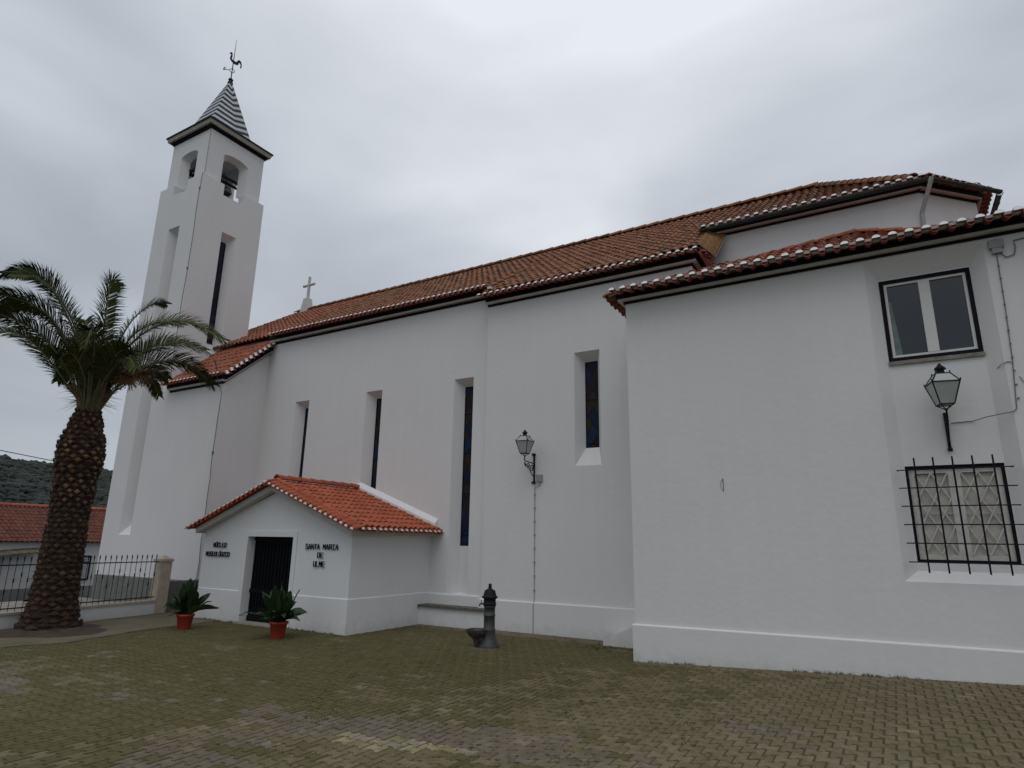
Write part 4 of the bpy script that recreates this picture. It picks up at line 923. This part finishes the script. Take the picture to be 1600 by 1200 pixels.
def spiral(cx, cz, r0, r1, a0, a1, n=18): return [(lx, cx+(r0+(r1-r0)*i/n)*math.cos(a0+(a1-a0)*i/n), cz+(r0+(r1-r0)*i/n)*math.sin(a0+(a1-a0)*i/n)) for i in range(n+1)]
mb.tube(spiral(NY2-.13, 3.60, .09, .02, 0, 8.5), .010, 6); mb.tube(spiral(NY2-.30, 3.65, .07, .015, -2, 7), .009, 6); mb.tube(spiral(NY2-.42, 3.66, .05, .012, 2, 9), .009, 6)
mb.tube([(lx, NY2-.03, 3.42), (lx, NY2-.14, 3.47), (lx, NY2-.26, 3.58), (lx, NY2-.40, 3.62), (lx, NY2-.48, 3.70)], .011, 6)
part(mb, 'bracket', IRON, la)
lantern(la, (lx, NY2-.47, 3.84), .92)
jb2 = thing('junction_box', (-6.85, NY2, 3.3), 'small grey cable box with conduit beside the foot of the left lantern bracket', 'junction box')
mb = MB(); mb.box((-6.95, NY2-.06, 3.30), (-6.80, NY2-.001, 3.46)); part(mb, 'box', BOXG, jb2)
mb = MB(); mb.tube([(-6.86, NY2-.03, 3.30), (-6.87, NY2-.03, 3.22), (-6.96, NY2-.02, 3.19), (-7.0, NY2-.018, 3.16), (-7.0, NY2-.018, 2.5), (-7.0, NY2-.018, .67), (-7.0, NY2-.06, .60), (-7.0, NY2-.062, .0)], .009, 6)
for k in range(8): mb.box((-7.02, NY2-.036, .9+k*.3), (-6.98, NY2-.002, .925+k*.3))
part(mb, 'conduit', GREYM, jb2)
lb = thing('wall_lantern', (.87, IY, 3.6), 'black wall lantern on a plain bracket between the two sacristy windows', 'lantern')
lx = .87
mb = MB(); mb.box((lx-.02, IY-.03, 3.36), (lx+.02, IY-.002, 3.90)); mb.tube([(lx-.03, IY-.04, 3.35), (lx+.03, IY-.04, 3.35)], .026, 8)
mb.tube([(lx, IY-.03, 3.40), (lx, IY-.12, 3.48), (lx, IY-.22, 3.64), (lx, IY-.30, 3.68), (lx, IY-.36, 3.74)], .013, 8); mb.tube([(lx, IY-.03, 3.74), (lx, IY-.36, 3.76), (lx, IY-.38, 3.90)], .013, 8)
mb.tube(spiral(IY-.12, 3.64, .07, .015, 0, 8), .009, 6); part(mb, 'bracket', IRON, lb)
lantern(lb, (lx, IY-.38, 3.88), 1.05, R(13))

# ================================================================ FOUNTAIN
CAST = mat('cast_iron_fountain', (.03, .031, .032), .55, .2, 9, .4, 40, col2=(.055, .055, .05))
fo = thing('drinking_fountain', (-6.82, 10.69, 0), 'dark cast iron column fountain with a fluted shell basin in the courtyard', 'fountain')
f0 = (-6.80, 10.72, 0)
mb = MB(); mb.lathe(f0, [(.20, 0), (.20, .05), (.18, .06), (.175, .10), (.155, .12), (.125, .20), (.115, .30), (.118, .31), (.118, .33), (.108, .34), (.105, .56), (.115, .57), (.115, .585), (.105, .59), (.105, .72), (.118, .725), (.118, .74), (.112, .745)], 24); part(mb, 'column', CAST, fo)
mb = MB(); mb.lathe(f0, [(.112, .745), (.125, .76), (.125, .80), (.112, .81), (.118, .87), (.155, .90), (.155, .915), (.125, .93), (.115, .98), (.085, 1.03), (.045, 1.06), (.03, 1.065), (.03, 1.08), (.045, 1.085), (.028, 1.10), (.032, 1.12), (.03, 1.14), (.01, 1.155)], 24)
for k in range(12):
    a = 2*math.pi*k/12; mb.tube([(f0[0]+.118*math.cos(a), f0[1]+.118*math.sin(a), .94), (f0[0]+.09*math.cos(a), f0[1]+.09*math.sin(a), 1.03)], .008, 5)
part(mb, 'cap', IRON, fo)
bd = Vector((-.80, -.60, 0)); bc = Vector(f0)+bd*.23
mb = MB(); prof = [(.04, .02), (.06, .10), (.085, .17), (.15, .22), (.19, .27), (.20, .315), (.205, .325), (.185, .325), (.165, .29), (.10, .25), (.02, .24)]
n = 32; vs = [bc+Vector((r*(1+.05*math.cos(16*2*math.pi*j/n)*(1 if i < 7 else 0))*math.cos(2*math.pi*j/n), r*(1+.05*math.cos(16*2*math.pi*j/n)*(1 if i < 7 else 0))*math.sin(2*math.pi*j/n), z)) for i, (r, z) in enumerate(prof) for j in range(n)]
mb.addmesh(vs, [(i*n+j, i*n+(j+1) % n, (i+1)*n+(j+1) % n, (i+1)*n+j) for i in range(len(prof)-1) for j in range(n)]); mb.face(vs[-n:])
mb.tube([Vector(f0)+Vector((0, 0, .14))+bd*.08, bc+Vector((0, 0, .16))], [.07, .07], 10); part(mb, 'basin', mat('worn_iron_basin', (.07, .062, .058), .6, .3, 12, .4, 30), fo)
mb = MB(); sp_ = Vector(f0)+bd*.11; mb.tube([sp_+Vector((0, 0, .78)), sp_+bd*.07+Vector((0, 0, .78)), sp_+bd*.09+Vector((0, 0, .74))], .014, 8); mb.tube([sp_+bd*.05+Vector((0, 0, .78)), sp_+bd*.05+Vector((0, 0, .84))], .007, 6); part(mb, 'tap', IRON, fo)
mb = MB(); mb.lathe((f0[0]-.08, f0[1]-.06, 0), [(.30, -.01), (.30, .004), (.28, .008)], 14); o = mb.build('fountain_pad', bpy.data.materials['worn_apron']); tag(o, kind='structure')

# ================================================================ POTTED PLANTS
POT = mat('red_plastic_pot', (.36, .035, .022), .5, .12, 6)
LEAFD = mat('dark_glossy_leaf', (1, 1, 1), .42, .1, 10, spec=.3, tile=[(.012, .028, .010), (.02, .045, .014), (.035, .065, .022)])
def potted(loc, label, seed, R0, lean, nleaf=46, Lm=.5):
    rr = random.Random(seed); root = thing('potted_plant', loc, label, 'potted plant', 'potted plants flanking the annex door')
    x, y, z = loc; mb = MB(); mb.lathe(loc, [(.125, 0), (.13, .02), (.165, .26), (.185, .27), (.19, .31), (.172, .315), (.16, .28)], 24); part(mb, 'pot', POT, root)
    mb = MB(); mb.lathe((x, y, z+.27), [(.16, -.01), (.16, 0)], 20); part(mb, 'soil', bpy.data.materials['soil'], root)
    mb = MB()
    for i in range(nleaf):
        a = rr.uniform(0, 2*math.pi); el = rr.uniform(.5, 1.5); L = rr.uniform(.50, .95)*Lm*(.75+.35*math.sin(el)); w = rr.uniform(.065, .105)*L/.5; q = rr.random()
        d = Vector((math.cos(a)*math.cos(el), math.sin(a)*math.cos(el), math.sin(el)))+Vector((lean[0], lean[1], 0))*.2; d.normalize()
        base = Vector((x+rr.uniform(-.09, .09), y+rr.uniform(-.09, .09), z+.28)); stem = rr.uniform(.05, .26)
        side = d.cross(Vector((0, 0, 1))).normalized(); up = side.cross(d); tw = rr.uniform(-1.1, 1.1); side = side*math.cos(tw)+up*math.sin(tw)
        mb.tube([base, base+d*stem], .006, 4, 0, q, False); P = []; k = 7
        for j in range(k+1):
            s = j/k; droop = -(.25+.5*((i*37 % 10)/10))*(s**2)*L*math.cos(el)*rr.uniform(.8, 1.2); c = base+d*(stem+L*s)+Vector((0, 0, droop)); ww = w*(math.sin(math.pi*min(1, s*.92+.08))**.8)*(1.0 if s < .97 else .2)
            P.append((c+side*ww+up*.012, c-up*.004, c-side*ww+up*.012))
        for j in range(k):
            mb.face([P[j][0], P[j][1], P[j+1][1], P[j+1][0]], 0, q, True); mb.face([P[j][1], P[j][2], P[j+1][2], P[j+1][1]], 0, q, True)
    part(mb, 'leaves', LEAFD, root)
potted((-13.45, 8.86, 0), 'upright dark leafy plant in a red pot near the gatepost', 4, .2, (0, 0), 50, .60)
potted((-10.86, 9.20, 0), 'wide spreading leafy plant in a red pot right of the doorway', 9, .2, (-.5, -.2), 64, .64)

# ================================================================ PALM
PX, PY = -15.35, 7.08
palm = thing('palm_tree', (PX, PY, 0), 'stout date palm with diamond patterned trunk and drooping green fronds beside the fence', 'palm tree')
def trad(z):
    K = [(0, .66), (.25, .52), (.6, .44), (1.4, .40), (2.4, .37), (3.1, .40), (3.5, .46), (3.9, .44), (4.3, .32), (4.7, .22), (4.85, .2)]
    for (a, ra), (b_, rb) in zip(K, K[1:]):
        if z <= b_: t = (z-a)/(b_-a); t = t*t*(3-2*t); return ra+(rb-ra)*t
    return .2
TR = mat('palm_bark', (1, 1, 1), .95, .2, 10, .9, 40, col2=(.6, .55, .5), tile=[(.020, .011, .007), (.045, .024, .014), (.085, .042, .022)])
TRC = mat('palm_leaf_scars', (1, 1, 1), .9, .2, 14, .6, 50, col2=(.62, .56, .48), tile=[(.05, .025, .013), (.12, .06, .028), (.20, .105, .045), (.27, .17, .08)])
mb = MB(); rr = random.Random(2)
pr_ = [(trad(z)*.93, z) for z in [i*.1 for i in range(49)]]; mb.lathe((PX, PY, 0), pr_, 28, 0, .1)
nper = 13; dz = .105; rows = int(4.65/dz*1.0)
for r in range(rows):
    for k in range(nper):
        z = .12+r*dz+rr.uniform(-.026, .026); a = 2*math.pi*(k+.5*(r % 2))/nper+r*.03+rr.uniform(-.10, .10); R_ = trad(z); wdt = math.pi*R_/nper*1.02; hgt = dz*.95
        er = Vector((math.cos(a), math.sin(a), 0)); et = Vector((-math.sin(a), math.cos(a), 0)); c = Vector((PX, PY, z))+er*(R_*.92); ou = (.055 if z > 2.6 else .042)*rr.uniform(.7, 1.3)
        low = z < 2.6
        A = [c-et*wdt, c-Vector((0, 0, hgt))*.9, c+et*wdt, c+Vector((0, 0, hgt))*.9]
        s = rr.uniform(.45, .62); tip = c+er*ou-Vector((0, 0, .0)); B = [tip+(p-c)*s+Vector((0, 0, .012)) for p in A]; B[1] -= er*.018; 
        if rr.random() < .10: ou *= .4
        q = rr.random()**1.4*(.55 if z < .8 else (.75 if low else 1)) ; q = max(0, min(1, q*(1.15 if 2.6 < z < 3.9 else .7)))
        mb.addmesh(A+B, [(0, 1, 5, 4), (1, 2, 6, 5), (2, 3, 7, 6), (3, 0, 4, 7)], 0, rr.random()*.7); mb.addmesh(B, [(0, 1, 2, 3)], 1, q)
for i in range(900):  # frayed fibres
    z = rr.uniform(.1, 4.6); a = rr.uniform(0, 6.28); er = Vector((math.cos(a), math.sin(a), 0)); p = Vector((PX, PY, z))+er*trad(z)*.95
    mb.face([p, p+Vector((0, 0, .012)), p+er*rr.uniform(.05, .12)+Vector((rr.uniform(-.04, .04), 0, rr.uniform(-.03, .06)))], 0, .8)
part(mb, 'trunk', [TR, TRC], palm)
GREENF = mat('palm_leaflets', (1, 1, 1), .7, .1, 6, spec=.18, tile=[(.026, .034, .008), (.044, .056, .011), (.068, .082, .017), (.115, .12, .034)])
RACH = mat('frond_rachis', (.13, .13, .06), .6, .2, 8)
DRYF = mat('dry_frond_fibre', (1, 1, 1), .8, .1, 8, tile=[(.10, .05, .015), (.17, .085, .022), (.24, .13, .035)])
def catmull(P, n):
    P = [Vector(p) for p in P]; P = [P[0]*2-P[1]]+P+[P[-1]*2-P[-2]]; o = []
    seg = len(P)-3
    for i in range(n+1):
        t = i/n*seg; k = min(int(t), seg-1); t -= k; a, b_, c, d = P[k:k+4]
        o.append(.5*((2*b_)+(c-a)*t+(2*a-5*b_+4*c-d)*t*t+(3*b_-a-3*c+d)*t**3))
    return o
def frond(path, seed, leaf=.42, fold=.5, dens=.0155, m=None, q0=0.):
    rr = random.Random(seed); C_ = catmull(path, 46); L = sum((b_-a).length for a, b_ in zip(C_, C_[1:])); mb = MB()
    mb.tube(C_[:-2], [.030*(1-.85*i/len(C_)) for i in range(len(C_)-2)], 5, 1, .5)
    # side vectors carried along the rachis so the blade never flips
    T0 = (C_[1]-C_[0]).normalized(); hz = C_[-1]-C_[0]; hz.z = 0
    sd = hz.cross(Vector((0, 0, 1))); sd = sd.normalized() if sd.length > .2 else Vector((.42, .91, 0)); sides = []
    tw0 = rr.choice((-1, 1))*rr.uniform(.45, 1.0); leaf *= 1.22
    for k in range(len(C_)-1):
        T = (C_[k+1]-C_[k]).normalized(); sd = (sd-T*sd.dot(T)).normalized(); sides.append(sd.copy())
    n = int(L/dens)
    for i in range(int(n*.14), n):
        s = i/n; t = s*(len(C_)-1); k = min(int(t), len(C_)-2); p = C_[k].lerp(C_[k+1], t-k); T = (C_[k+1]-C_[k]).normalized()
        sd = sides[k]; up = sd.cross(T)
        if up.z < 0 and s < .3: up = -up
        tw = tw0*(.4+.6*s); side = sd*math.cos(tw)+up*math.sin(tw); up = up*math.cos(tw)-sd*math.sin(tw)
        ll = leaf*(.30+.70*min(1, (s-.12)/.22))*(1-.60*max(0, (s-.5)/.5)**1.5)*rr.uniform(.85, 1.1)
        for sg in (-1, 1):
            if rr.random() < .03: continue
            fo_ = fold*rr.uniform(.1, 1.3); d = (side*sg*math.cos(fo_)+up*math.sin(fo_))*.86+T*(.55+.6*s); d.normalize(); d = (d-Vector((0, 0, .22*s))).normalized(); d2 = (d+Vector((rr.uniform(-.12, .12), rr.uniform(-.12, .12), -.30-rr.random()*.2))).normalized()
            w = .010; wn = d.cross(up); wn = wn.normalized()*w if wn.length > .05 else side*w
            a = p; b_ = p+d*ll*.55; c = b_+d2*ll*.45; q = rr.random()*.8+q0
            mb.face([a-wn*.6, a+wn*.6, b_+wn, b_-wn], 0, q); mb.face([b_-wn, b_+wn, c], 0, q)
    return part(mb, 'frond', [m or GREENF, RACH], palm)
# frame of reference across the view of the palm: a to the right, z up, t towards the far side
hv = Vector((PX, PY, 0)).normalized(); ra_ = Vector((-hv.y, hv.x, 0))*-1
if ra_.y < 0: ra_ = -ra_
crown = Vector((PX, PY, 4.7))
def pv(a, z, t=0): return crown+ra_*a+hv*t+Vector((0, 0, z))
FR = [([(.03,.0), (-.42,1.43), (-1.04,2.5), (-1.52,2.8), (-1.95,2.60)], -.3, .40), ([(.01,.0), (-.63,1.47), (-1.22,2.18), (-1.99,2.40), (-2.6,2.25)], .3, .42),
      ([(-.06,.02), (-.61,.94), (-1.17,1.51), (-1.88,1.75), (-2.6,1.6)], -.3, .42), ([(-.06,.02), (-.48,.52), (-.93,1.11), (-1.5,1.62), (-2.3,1.72)], .5, .36),
      ([(.08,.0), (.05,1.22), (-.01,2.3), (-.03,3.10), (.06, 3.2)], .2, .44), ([(.02,.0), (-.2,1.17), (-.37,2.14), (-.40, 2.3)], .5, .30),
      ([(.14,.0), (.26,1.25), (.51,2.26), (.9,2.88), (1.22,3.0)], .3, .34), ([(.14,.0), (.35,1.11), (.88,2.01), (1.68,2.36), (2.5,2.02)], -.3, .44),
      ([(.14,.0), (.33,.8), (.87,1.6), (1.57,2.05), (2.3,2.02)], .4, .40), ([(.2,.0), (.54,.68), (1.12,1.25), (1.81,1.32), (2.42,.90)], -.2, .40),
      ([(.2,.0), (.35,.65), (.82,1.06), (1.26,1.24), (1.55,1.15)], .5, .36), ([(-.01,.0), (-.58,1.33), (-1.16,2.19), (-1.75,2.42), (-2.1,2.25)], .7, .42),
      ([(.0,.0), (-.3,1.2), (-.75,2.1), (-1.3,2.55), (-1.75,2.45)], -.6, .40), ([(.1,.0), (.3,1.0), (.6,1.8), (1.1,2.15), (1.5,2.1)], -.5, .40)]
for i, (P, t, lf) in enumerate(FR):
    n_ = len(P)-1; frond([pv(a, z, t*(k/n_)**1.1*1.8) for k, (a, z) in enumerate(P)], 100+i, lf*(1.35 if i in (7, 8, 9) else 1))
rr = random.Random(44)
for i in range(9):     # fronds reaching towards and away from the courtyard
    sg = -1 if i % 2 else 1; az = rr.uniform(-.9, .9); rch = rr.uniform(.8, 1.9) if sg < 0 else rr.uniform(1.0, 2.3); h = rr.uniform(1.1, 1.9); lat = math.sin(az)*rch*.9
    frond([pv(rr.uniform(-.12, .12), 0, sg*.1), pv(lat*.25, h*.5, sg*rch*.25), pv(lat*.6, h*.88, sg*rch*.6), pv(lat*.9, h*.92, sg*rch*.9), pv(lat*1.15, h*.66, sg*rch*1.15)], 200+i, rr.uniform(.34, .44))
for i, (a, h) in enumerate(((-.5, 1.35), (-.25, 1.5), (.05, 1.45), (.3, 1.6), (.5, 1.3), (-.75, 1.2), (.7, 1.1))):     # young fronds in the heart
    t = rr.uniform(-.4, .4); frond([pv(0, 0), pv(a*.3, h*.5, t*.3), pv(a*.7, h*.85, t*.7), pv(a*1.2, h*1.05, t)], 300+i, .30)
# sheaths of the lower fronds and orange spent fruit stalks
mb = MB()
for i in range(44):
    a = 2*math.pi*i/44*3.1; r0 = .20; o_ = .26+.22*rr.random(); h = rr.uniform(.45, .85)
    d = Vector((math.cos(a), math.sin(a), 0)); mb.tube([crown+d*r0*.8+Vector((0, 0, -.15)), crown+d*(r0+.04)+Vector((0, 0, h*.4)), crown+d*o_+Vector((0, 0, h))], [.045, .03, .014], 6, 0, rr.random())
part(mb, 'frond_sheaths', mat('olive_sheaths', (1, 1, 1), .7, .2, 9, tile=[(.05, .055, .015), (.09, .08, .025), (.14, .09, .03)]), palm)
for (a0, z0, t0, n_) in ((.62, .82, -.25, 240), (-.35, 1.15, -.3, 160), (.9, 1.0, .1, 150), (-.1, 1.5, -.2, 120)):
    mb = MB(); st = pv(a0, z0, t0); mb.tube([pv(.05, .2, 0), pv(a0*.6, z0*.6, t0*.6), st], .018, 5)
    for i in range(n_):
        d = Vector((rr.uniform(-1, 1), rr.uniform(-1, 1), rr.uniform(-1.1, .5))).normalized(); L = rr.uniform(.12, .38); w = ra_*.005; e_ = st+ra_*d.x*L+hv*d.y*L*.7+Vector((0, 0, d.z*L)); b_ = st+ra_*rr.uniform(-.05, .12); q = rr.random()
        mb.face([b_-w, b_+w, e_+w, e_-w], 0, q); mb.face([e_-Vector((0, 0, .012)), e_+ra_*.012, e_+Vector((0, 0, .012)), e_-ra_*.012], 0, q)
    o = part(mb, 'fruit_stalks', DRYF, palm)
mb = MB()
for i in range(60):
    a = rr.uniform(0, 6.28); d = Vector((math.cos(a), math.sin(a), 0)); p = crown+d*.25+Vector((0, 0, rr.uniform(.1, .5))); q = p+d*rr.uniform(.2, .5)+Vector((0, 0, -rr.uniform(-.05, .3))); w = Vector((0, 0, .006)); mb.face([p-w, p+w, q], 0, rr.random())
part(mb, 'loose_fibres', DRYF, palm)

# ================================================================ FENCE, GATEPOST
fA, fB = Vector((-15.55, 2.9, 0)), Vector((-16.72, 10.05, 0)); fd = (fB-fA).normalized(); fn = Vector((fd.y, -fd.x, 0))
fence = thing('iron_fence', tuple(fA), 'dark iron picket fence with spear tips on a low white wall behind the palm', 'fence')
def seg(mb, a, b, hw, z0, z1, m=0):
    mb.prism([a-fn*hw+Vector((0, 0, z0)), a+fn*hw+Vector((0, 0, z0)), b+fn*hw+Vector((0, 0, z0)), b-fn*hw+Vector((0, 0, z0))], [a-fn*hw+Vector((0, 0, z1)), a+fn*hw+Vector((0, 0, z1)), b+fn*hw+Vector((0, 0, z1)), b-fn*hw+Vector((0, 0, z1))], m)
mb = MB(); seg(mb, fA, fB, .10, -1.1, .30); part(mb, 'base_wall', WHITE, fence)
mb = MB(); seg(mb, fA, fB, .135, .302, .35); part(mb, 'coping', CREAM, fence)
for z in (.42, 1.30): mb = MB(); seg(mb, fA, fB, .012, z-.012, z+.012); part(mb, 'rail', IRONB, fence)
L = (fB-fA).length; npk = int(L/.142)
def picket(bead):
    mb = MB(); mb.tube([(0, 0, .345), (0, 0, 1.38)], .0065, 6, smooth=True); mb.lathe((0, 0, 1.37), [(.006, 0), (.016, .012), (.007, .03), (.018, .055), (.012, .085), (.002, .125)], 8)
    if bead:
        for z in (bead,): mb.lathe((0, 0, z), [(.006, 0), (.017, .02), (.013, .05), (.017, .08), (.006, .10)], 8)
    me = mb.build('picket', IRONB); d = me.data; bpy.data.objects.remove(me); return d
pk = [picket(0.93), picket(0.70), picket(0.93), picket(1.05)]
for i in range(npk):
    p = fA+fd*(.07+i*.142); o = bpy.data.objects.new('picket', pk[i % 4]); COL.objects.link(o); o.parent = fence; o.location = p-fA
mb = MB(); c = fA+fd*((6.95-2.9)/fd.y); mb.obox(c+Vector((0, 0, .56))+fn*.03, fd*.06, fn*.02, Vector((0, 0, .022))); part(mb, 'latch', IRON, fence)
gp = thing('gatepost', (-16.80, 10.22, 0), 'cream stone gatepost with pointed cap at the end of the iron fence', 'gatepost')
mb = MB(); x, y = -16.80, 10.24; mb.box((x-.15, y-.15, -.05), (x+.15, y+.15, 1.30)); part(mb, 'shaft', CREAM, gp)
mb = MB(); mb.box((x-.18, y-.18, 1.302), (x+.18, y+.18, 1.36)); mb.prism([(x-.16, y-.16, 1.362), (x+.16, y-.16, 1.362), (x+.16, y+.16, 1.362), (x-.16, y+.16, 1.362)], [(x-.02, y-.02, 1.46), (x+.02, y-.02, 1.46), (x+.02, y+.02, 1.46), (x-.02, y+.02, 1.46)]); part(mb, 'cap', CREAM, gp)

# ================================================================ BEYOND THE STREET
ho = thing('village_house', (-36, 14, -1.1), 'low white village house with orange tiled roof across the street', 'house')
mb = MB(); mb.box((-43, 2, -1.14), (-36, 27, 1.62)); part(mb, 'wall', plaster('house_render', (.60, .60, .58)), ho)
hp = math.atan2(1.80, 3.9)
roof_sheet('roof', (-35.7, 1.5, 1.62), (0, 1, 0), (-math.cos(hp), 0, math.sin(hp)), 124, 3.9/math.cos(hp), (.21), T_HOUSE, ho, seed=51, course=.4)
mb = MB(); mb.prism([(-35.75, 1.5, 1.60), (-43.3, 1.5, 1.60), (-39.6, 1.5, 3.36)], [(-35.75, 27.5, 1.60), (-43.3, 27.5, 1.60), (-39.6, 27.5, 3.36)]); part(mb, 'roof_core', T_HOUSE, ho)
ridge('ridge_tiles', (-39.6, 1.5, 3.43), (-39.6, 27.5, 3.43), .12, T_NEW, ho)
mb = MB(); mb.box((-36.0, 2, -1.1), (-35.97, 27, -.55)); part(mb, 'plinth', GREYP, ho)
mb = MB(); q = []
for j in range(9):
    t = j/8; y = 12.9+2.6*t; z = 1.0+.26*math.sin(t*1.5); q.append((y, z))
for (y0, z0), (y1, z1) in zip(q, q[1:]): mb.prism([(-36, y0, z0), (-35.3, y0, z0-.18), (-35.3, y1, z1-.18), (-36, y1, z1)], [(-36, y0, z0+.07), (-35.3, y0, z0-.11), (-35.3, y1, z1-.11), (-36, y1, z1+.07)])
part(mb, 'door_hood', mat('mossy_slate', (.15, .14, .085), .9, .3, 5), ho)
mb = MB(); mb.box((-36.05, 13.1, -1.05), (-35.96, 14.1, .85)); part(mb, 'door', mat('pale_door', (.45, .46, .46), .6, .08, 4), ho)
wn_ = MB(); y0, y1, z0, z1 = 17.2, 18.0, -.25, .95
for a in ((y0, y0+.07, z0, z1), (y1-.07, y1, z0, z1), (y0+.07, y1-.07, z0, z0+.07), (y0+.07, y1-.07, z1-.07, z1), ((y0+y1)/2-.025, (y0+y1)/2+.025, z0+.07, z1-.07), (y0+.07, (y0+y1)/2-.025, .60, .65), ((y0+y1)/2+.025, y1-.07, .60, .65)): wn_.box((-35.99, a[0], a[2]), (-35.93, a[1], a[3]))
w_o = part(wn_, 'window', NAVY, ho); mb = MB(); mb.box((-35.99, y0+.07, z0+.07), (-35.955, y1-.07, z1-.07)); o = mb.build('pane', mat('pale_pane', (.35, .37, .38), .3, .1, 3)); o.parent = w_o
# hill
mb = MB(); HA = [50+i*2.0 for i in range(96)]; HR = [150, 190, 230, 270, 310, 350, 390, 430, 500, 620]
def hh(a, r):
    f = max(0, min(1, (r-150)/240)); f = f*f*(3-2*f); base = 35.5+1.6*math.sin(R(a)*9+.6)+3*noise.noise((a*.09, 1.7, 0)); base *= min(1, max(.35, (a-95)/55)) if a < 150 else 1
    return -1.1+f*base*(1 if r < 440 else .9)+f*2.0*noise.noise((a*.5, r*.02, 4))
G = {}
for i, a in enumerate(HA):
    for j, r in enumerate(HR): G[i, j] = (r*math.cos(R(a)), r*math.sin(R(a)), hh(a, r))
for i in range(len(HA)-1):
    for j in range(len(HR)-1): mb.face([G[i, j], G[i, j+1], G[i+1, j+1], G[i+1, j]], 0, 0, True)
hill = mb.build('hill', mat('hill_scrub', (.045, .052, .038), 1, .2, .03, col2=(.028, .036, .028))); finish(hill); tag(hill, kind='structure')
mb = MB(); rr = random.Random(77); ico = []
bm = bmesh.new(); bmesh.ops.create_icosphere(bm, subdivisions=1, radius=1); iv = [v.co.copy() for v in bm.verts]; jf = [tuple(v.index for v in f.verts) for f in bm.faces]; bm.free()
for i in range(11000):
    a = rr.uniform(138, 178); r = rr.uniform(200, 405)
    if 340 < r < 372 and 158.0 < a < 159.6: continue
    s = rr.uniform(.9, 2.1)*(.55+.45*r/300); z = hh(a, r)
    if rr.random() < .004: s *= 1.4
    c = Vector((r*math.cos(R(a)), r*math.sin(R(a)), z+s*.5)); q = rr.random()
    mb.addmesh([c+Vector((p.x*s*rr.uniform(.6, 1.3), p.y*s*rr.uniform(.6, 1.3), p.z*s*rr.uniform(.5, 1.05))) for p in iv], jf, 0, q)
hw_ = mb.build('hillside_wood', mat('distant_foliage', (1, 1, 1), 1, .2, .1, tile=[(.026, .036, .031), (.031, .042, .036), (.036, .046, .038), (.046, .052, .038)])); tag(hw_, 'dark green woodland covering the distant hill left of the tower', 'woodland', kind='stuff')  # foliage colour greyed to stand in for the slight haze
for (P, lab) in (([(-28.4, 5, 5.55), (-29, 10.6, 5.05), (-29.3, 13.2, 4.84), (-29.9, 18.5, 4.5)], 'upper overhead wire crossing the sky left of the palm trunk'), ([(-31.2, 3, 4.35), (-31.7, 11.7, 4.05), (-32, 16.2, 4.05), (-32.5, 26, 4.3)], 'lower overhead wire in front of the wooded hill')):
    o_ = thing('overhead_wire', P[0], lab, 'wire'); mb = MB(); mb.tube(catmull(P, 30), .018, 5); part(mb, 'cable', CABLE, o_)

# ================================================================ SMALL LITTER
rr = random.Random(91); mb = MB()
for i in range(220):
    if rr.random() < .45: x, y = rr.uniform(-13.5, 2.5), rr.uniform(3, 10)
    elif rr.random() < .5: x, y = rr.uniform(-3.9, 2.6), 10.97-rr.random()**2*.35
    else: x, y = rr.uniform(-15.0, -4.2), (rr.uniform(9.8, 10.2) if rr.random() < .5 else rr.uniform(12.2, 12.9))
    if (-15.2 < x < -10.0 and y > 10.2) : continue
    z = gz(x)+.006; a = rr.uniform(0, 6.28); L = rr.uniform(.012, .035); w = L*rr.uniform(.3, .6); d = Vector((math.cos(a), math.sin(a), rr.uniform(-.1, .4)))*L; e_ = Vector((-math.sin(a), math.cos(a), rr.uniform(0, .4)))*w; c = Vector((x, y, z+.004))
    mb.face([c-d, c-e_, c+d, c+e_], 0, rr.random())
o = mb.build('leaf_litter', mat('dry_litter', (1, 1, 1), .9, .1, 8, tile=[(.05, .035, .018), (.14, .095, .045), (.26, .22, .13)])); tag(o, 'small dry leaves and crumbs scattered over the paving', 'litter', kind='stuff')
mb = MB()
for i in range(520):
    q = rr.random()
    if q < .35: x, y = rr.uniform(-3.95, 3), rr.uniform(10.93, 10.99)
    elif q < .6: x, y = rr.uniform(-14.9, -10.1), rr.uniform(10.18, 10.23)
    elif q < .8: x, y = rr.uniform(-9.9, -5.2), rr.uniform(12.3, 12.9)
    else: x, y = rr.uniform(-5.6, -4.0), rr.uniform(11.6, 12.2)
    if noise.noise((x*1.7, y*1.7, 9.1)) < -.02: continue
    for k in range(rr.randint(3, 7)):
        a = rr.uniform(0, 6.28); h = rr.uniform(.015, .06); d = Vector((math.cos(a), math.sin(a), 0)); sd = Vector((-d.y, d.x, 0))*.005; b_ = Vector((x+rr.uniform(-.03, .03), y+rr.uniform(-.015, .015), gz(x)-.003)); mb.face([b_-sd, b_+sd, b_+d*h*.7+Vector((0, 0, h))], 0, rr.random())
o = mb.build('weeds', mat('weed_blades', (1, 1, 1), .8, .1, 5, tile=[(.05, .065, .015), (.08, .10, .022), (.14, .13, .04)])); tag(o, 'tiny weeds along the foot of the walls', 'weeds', kind='stuff')
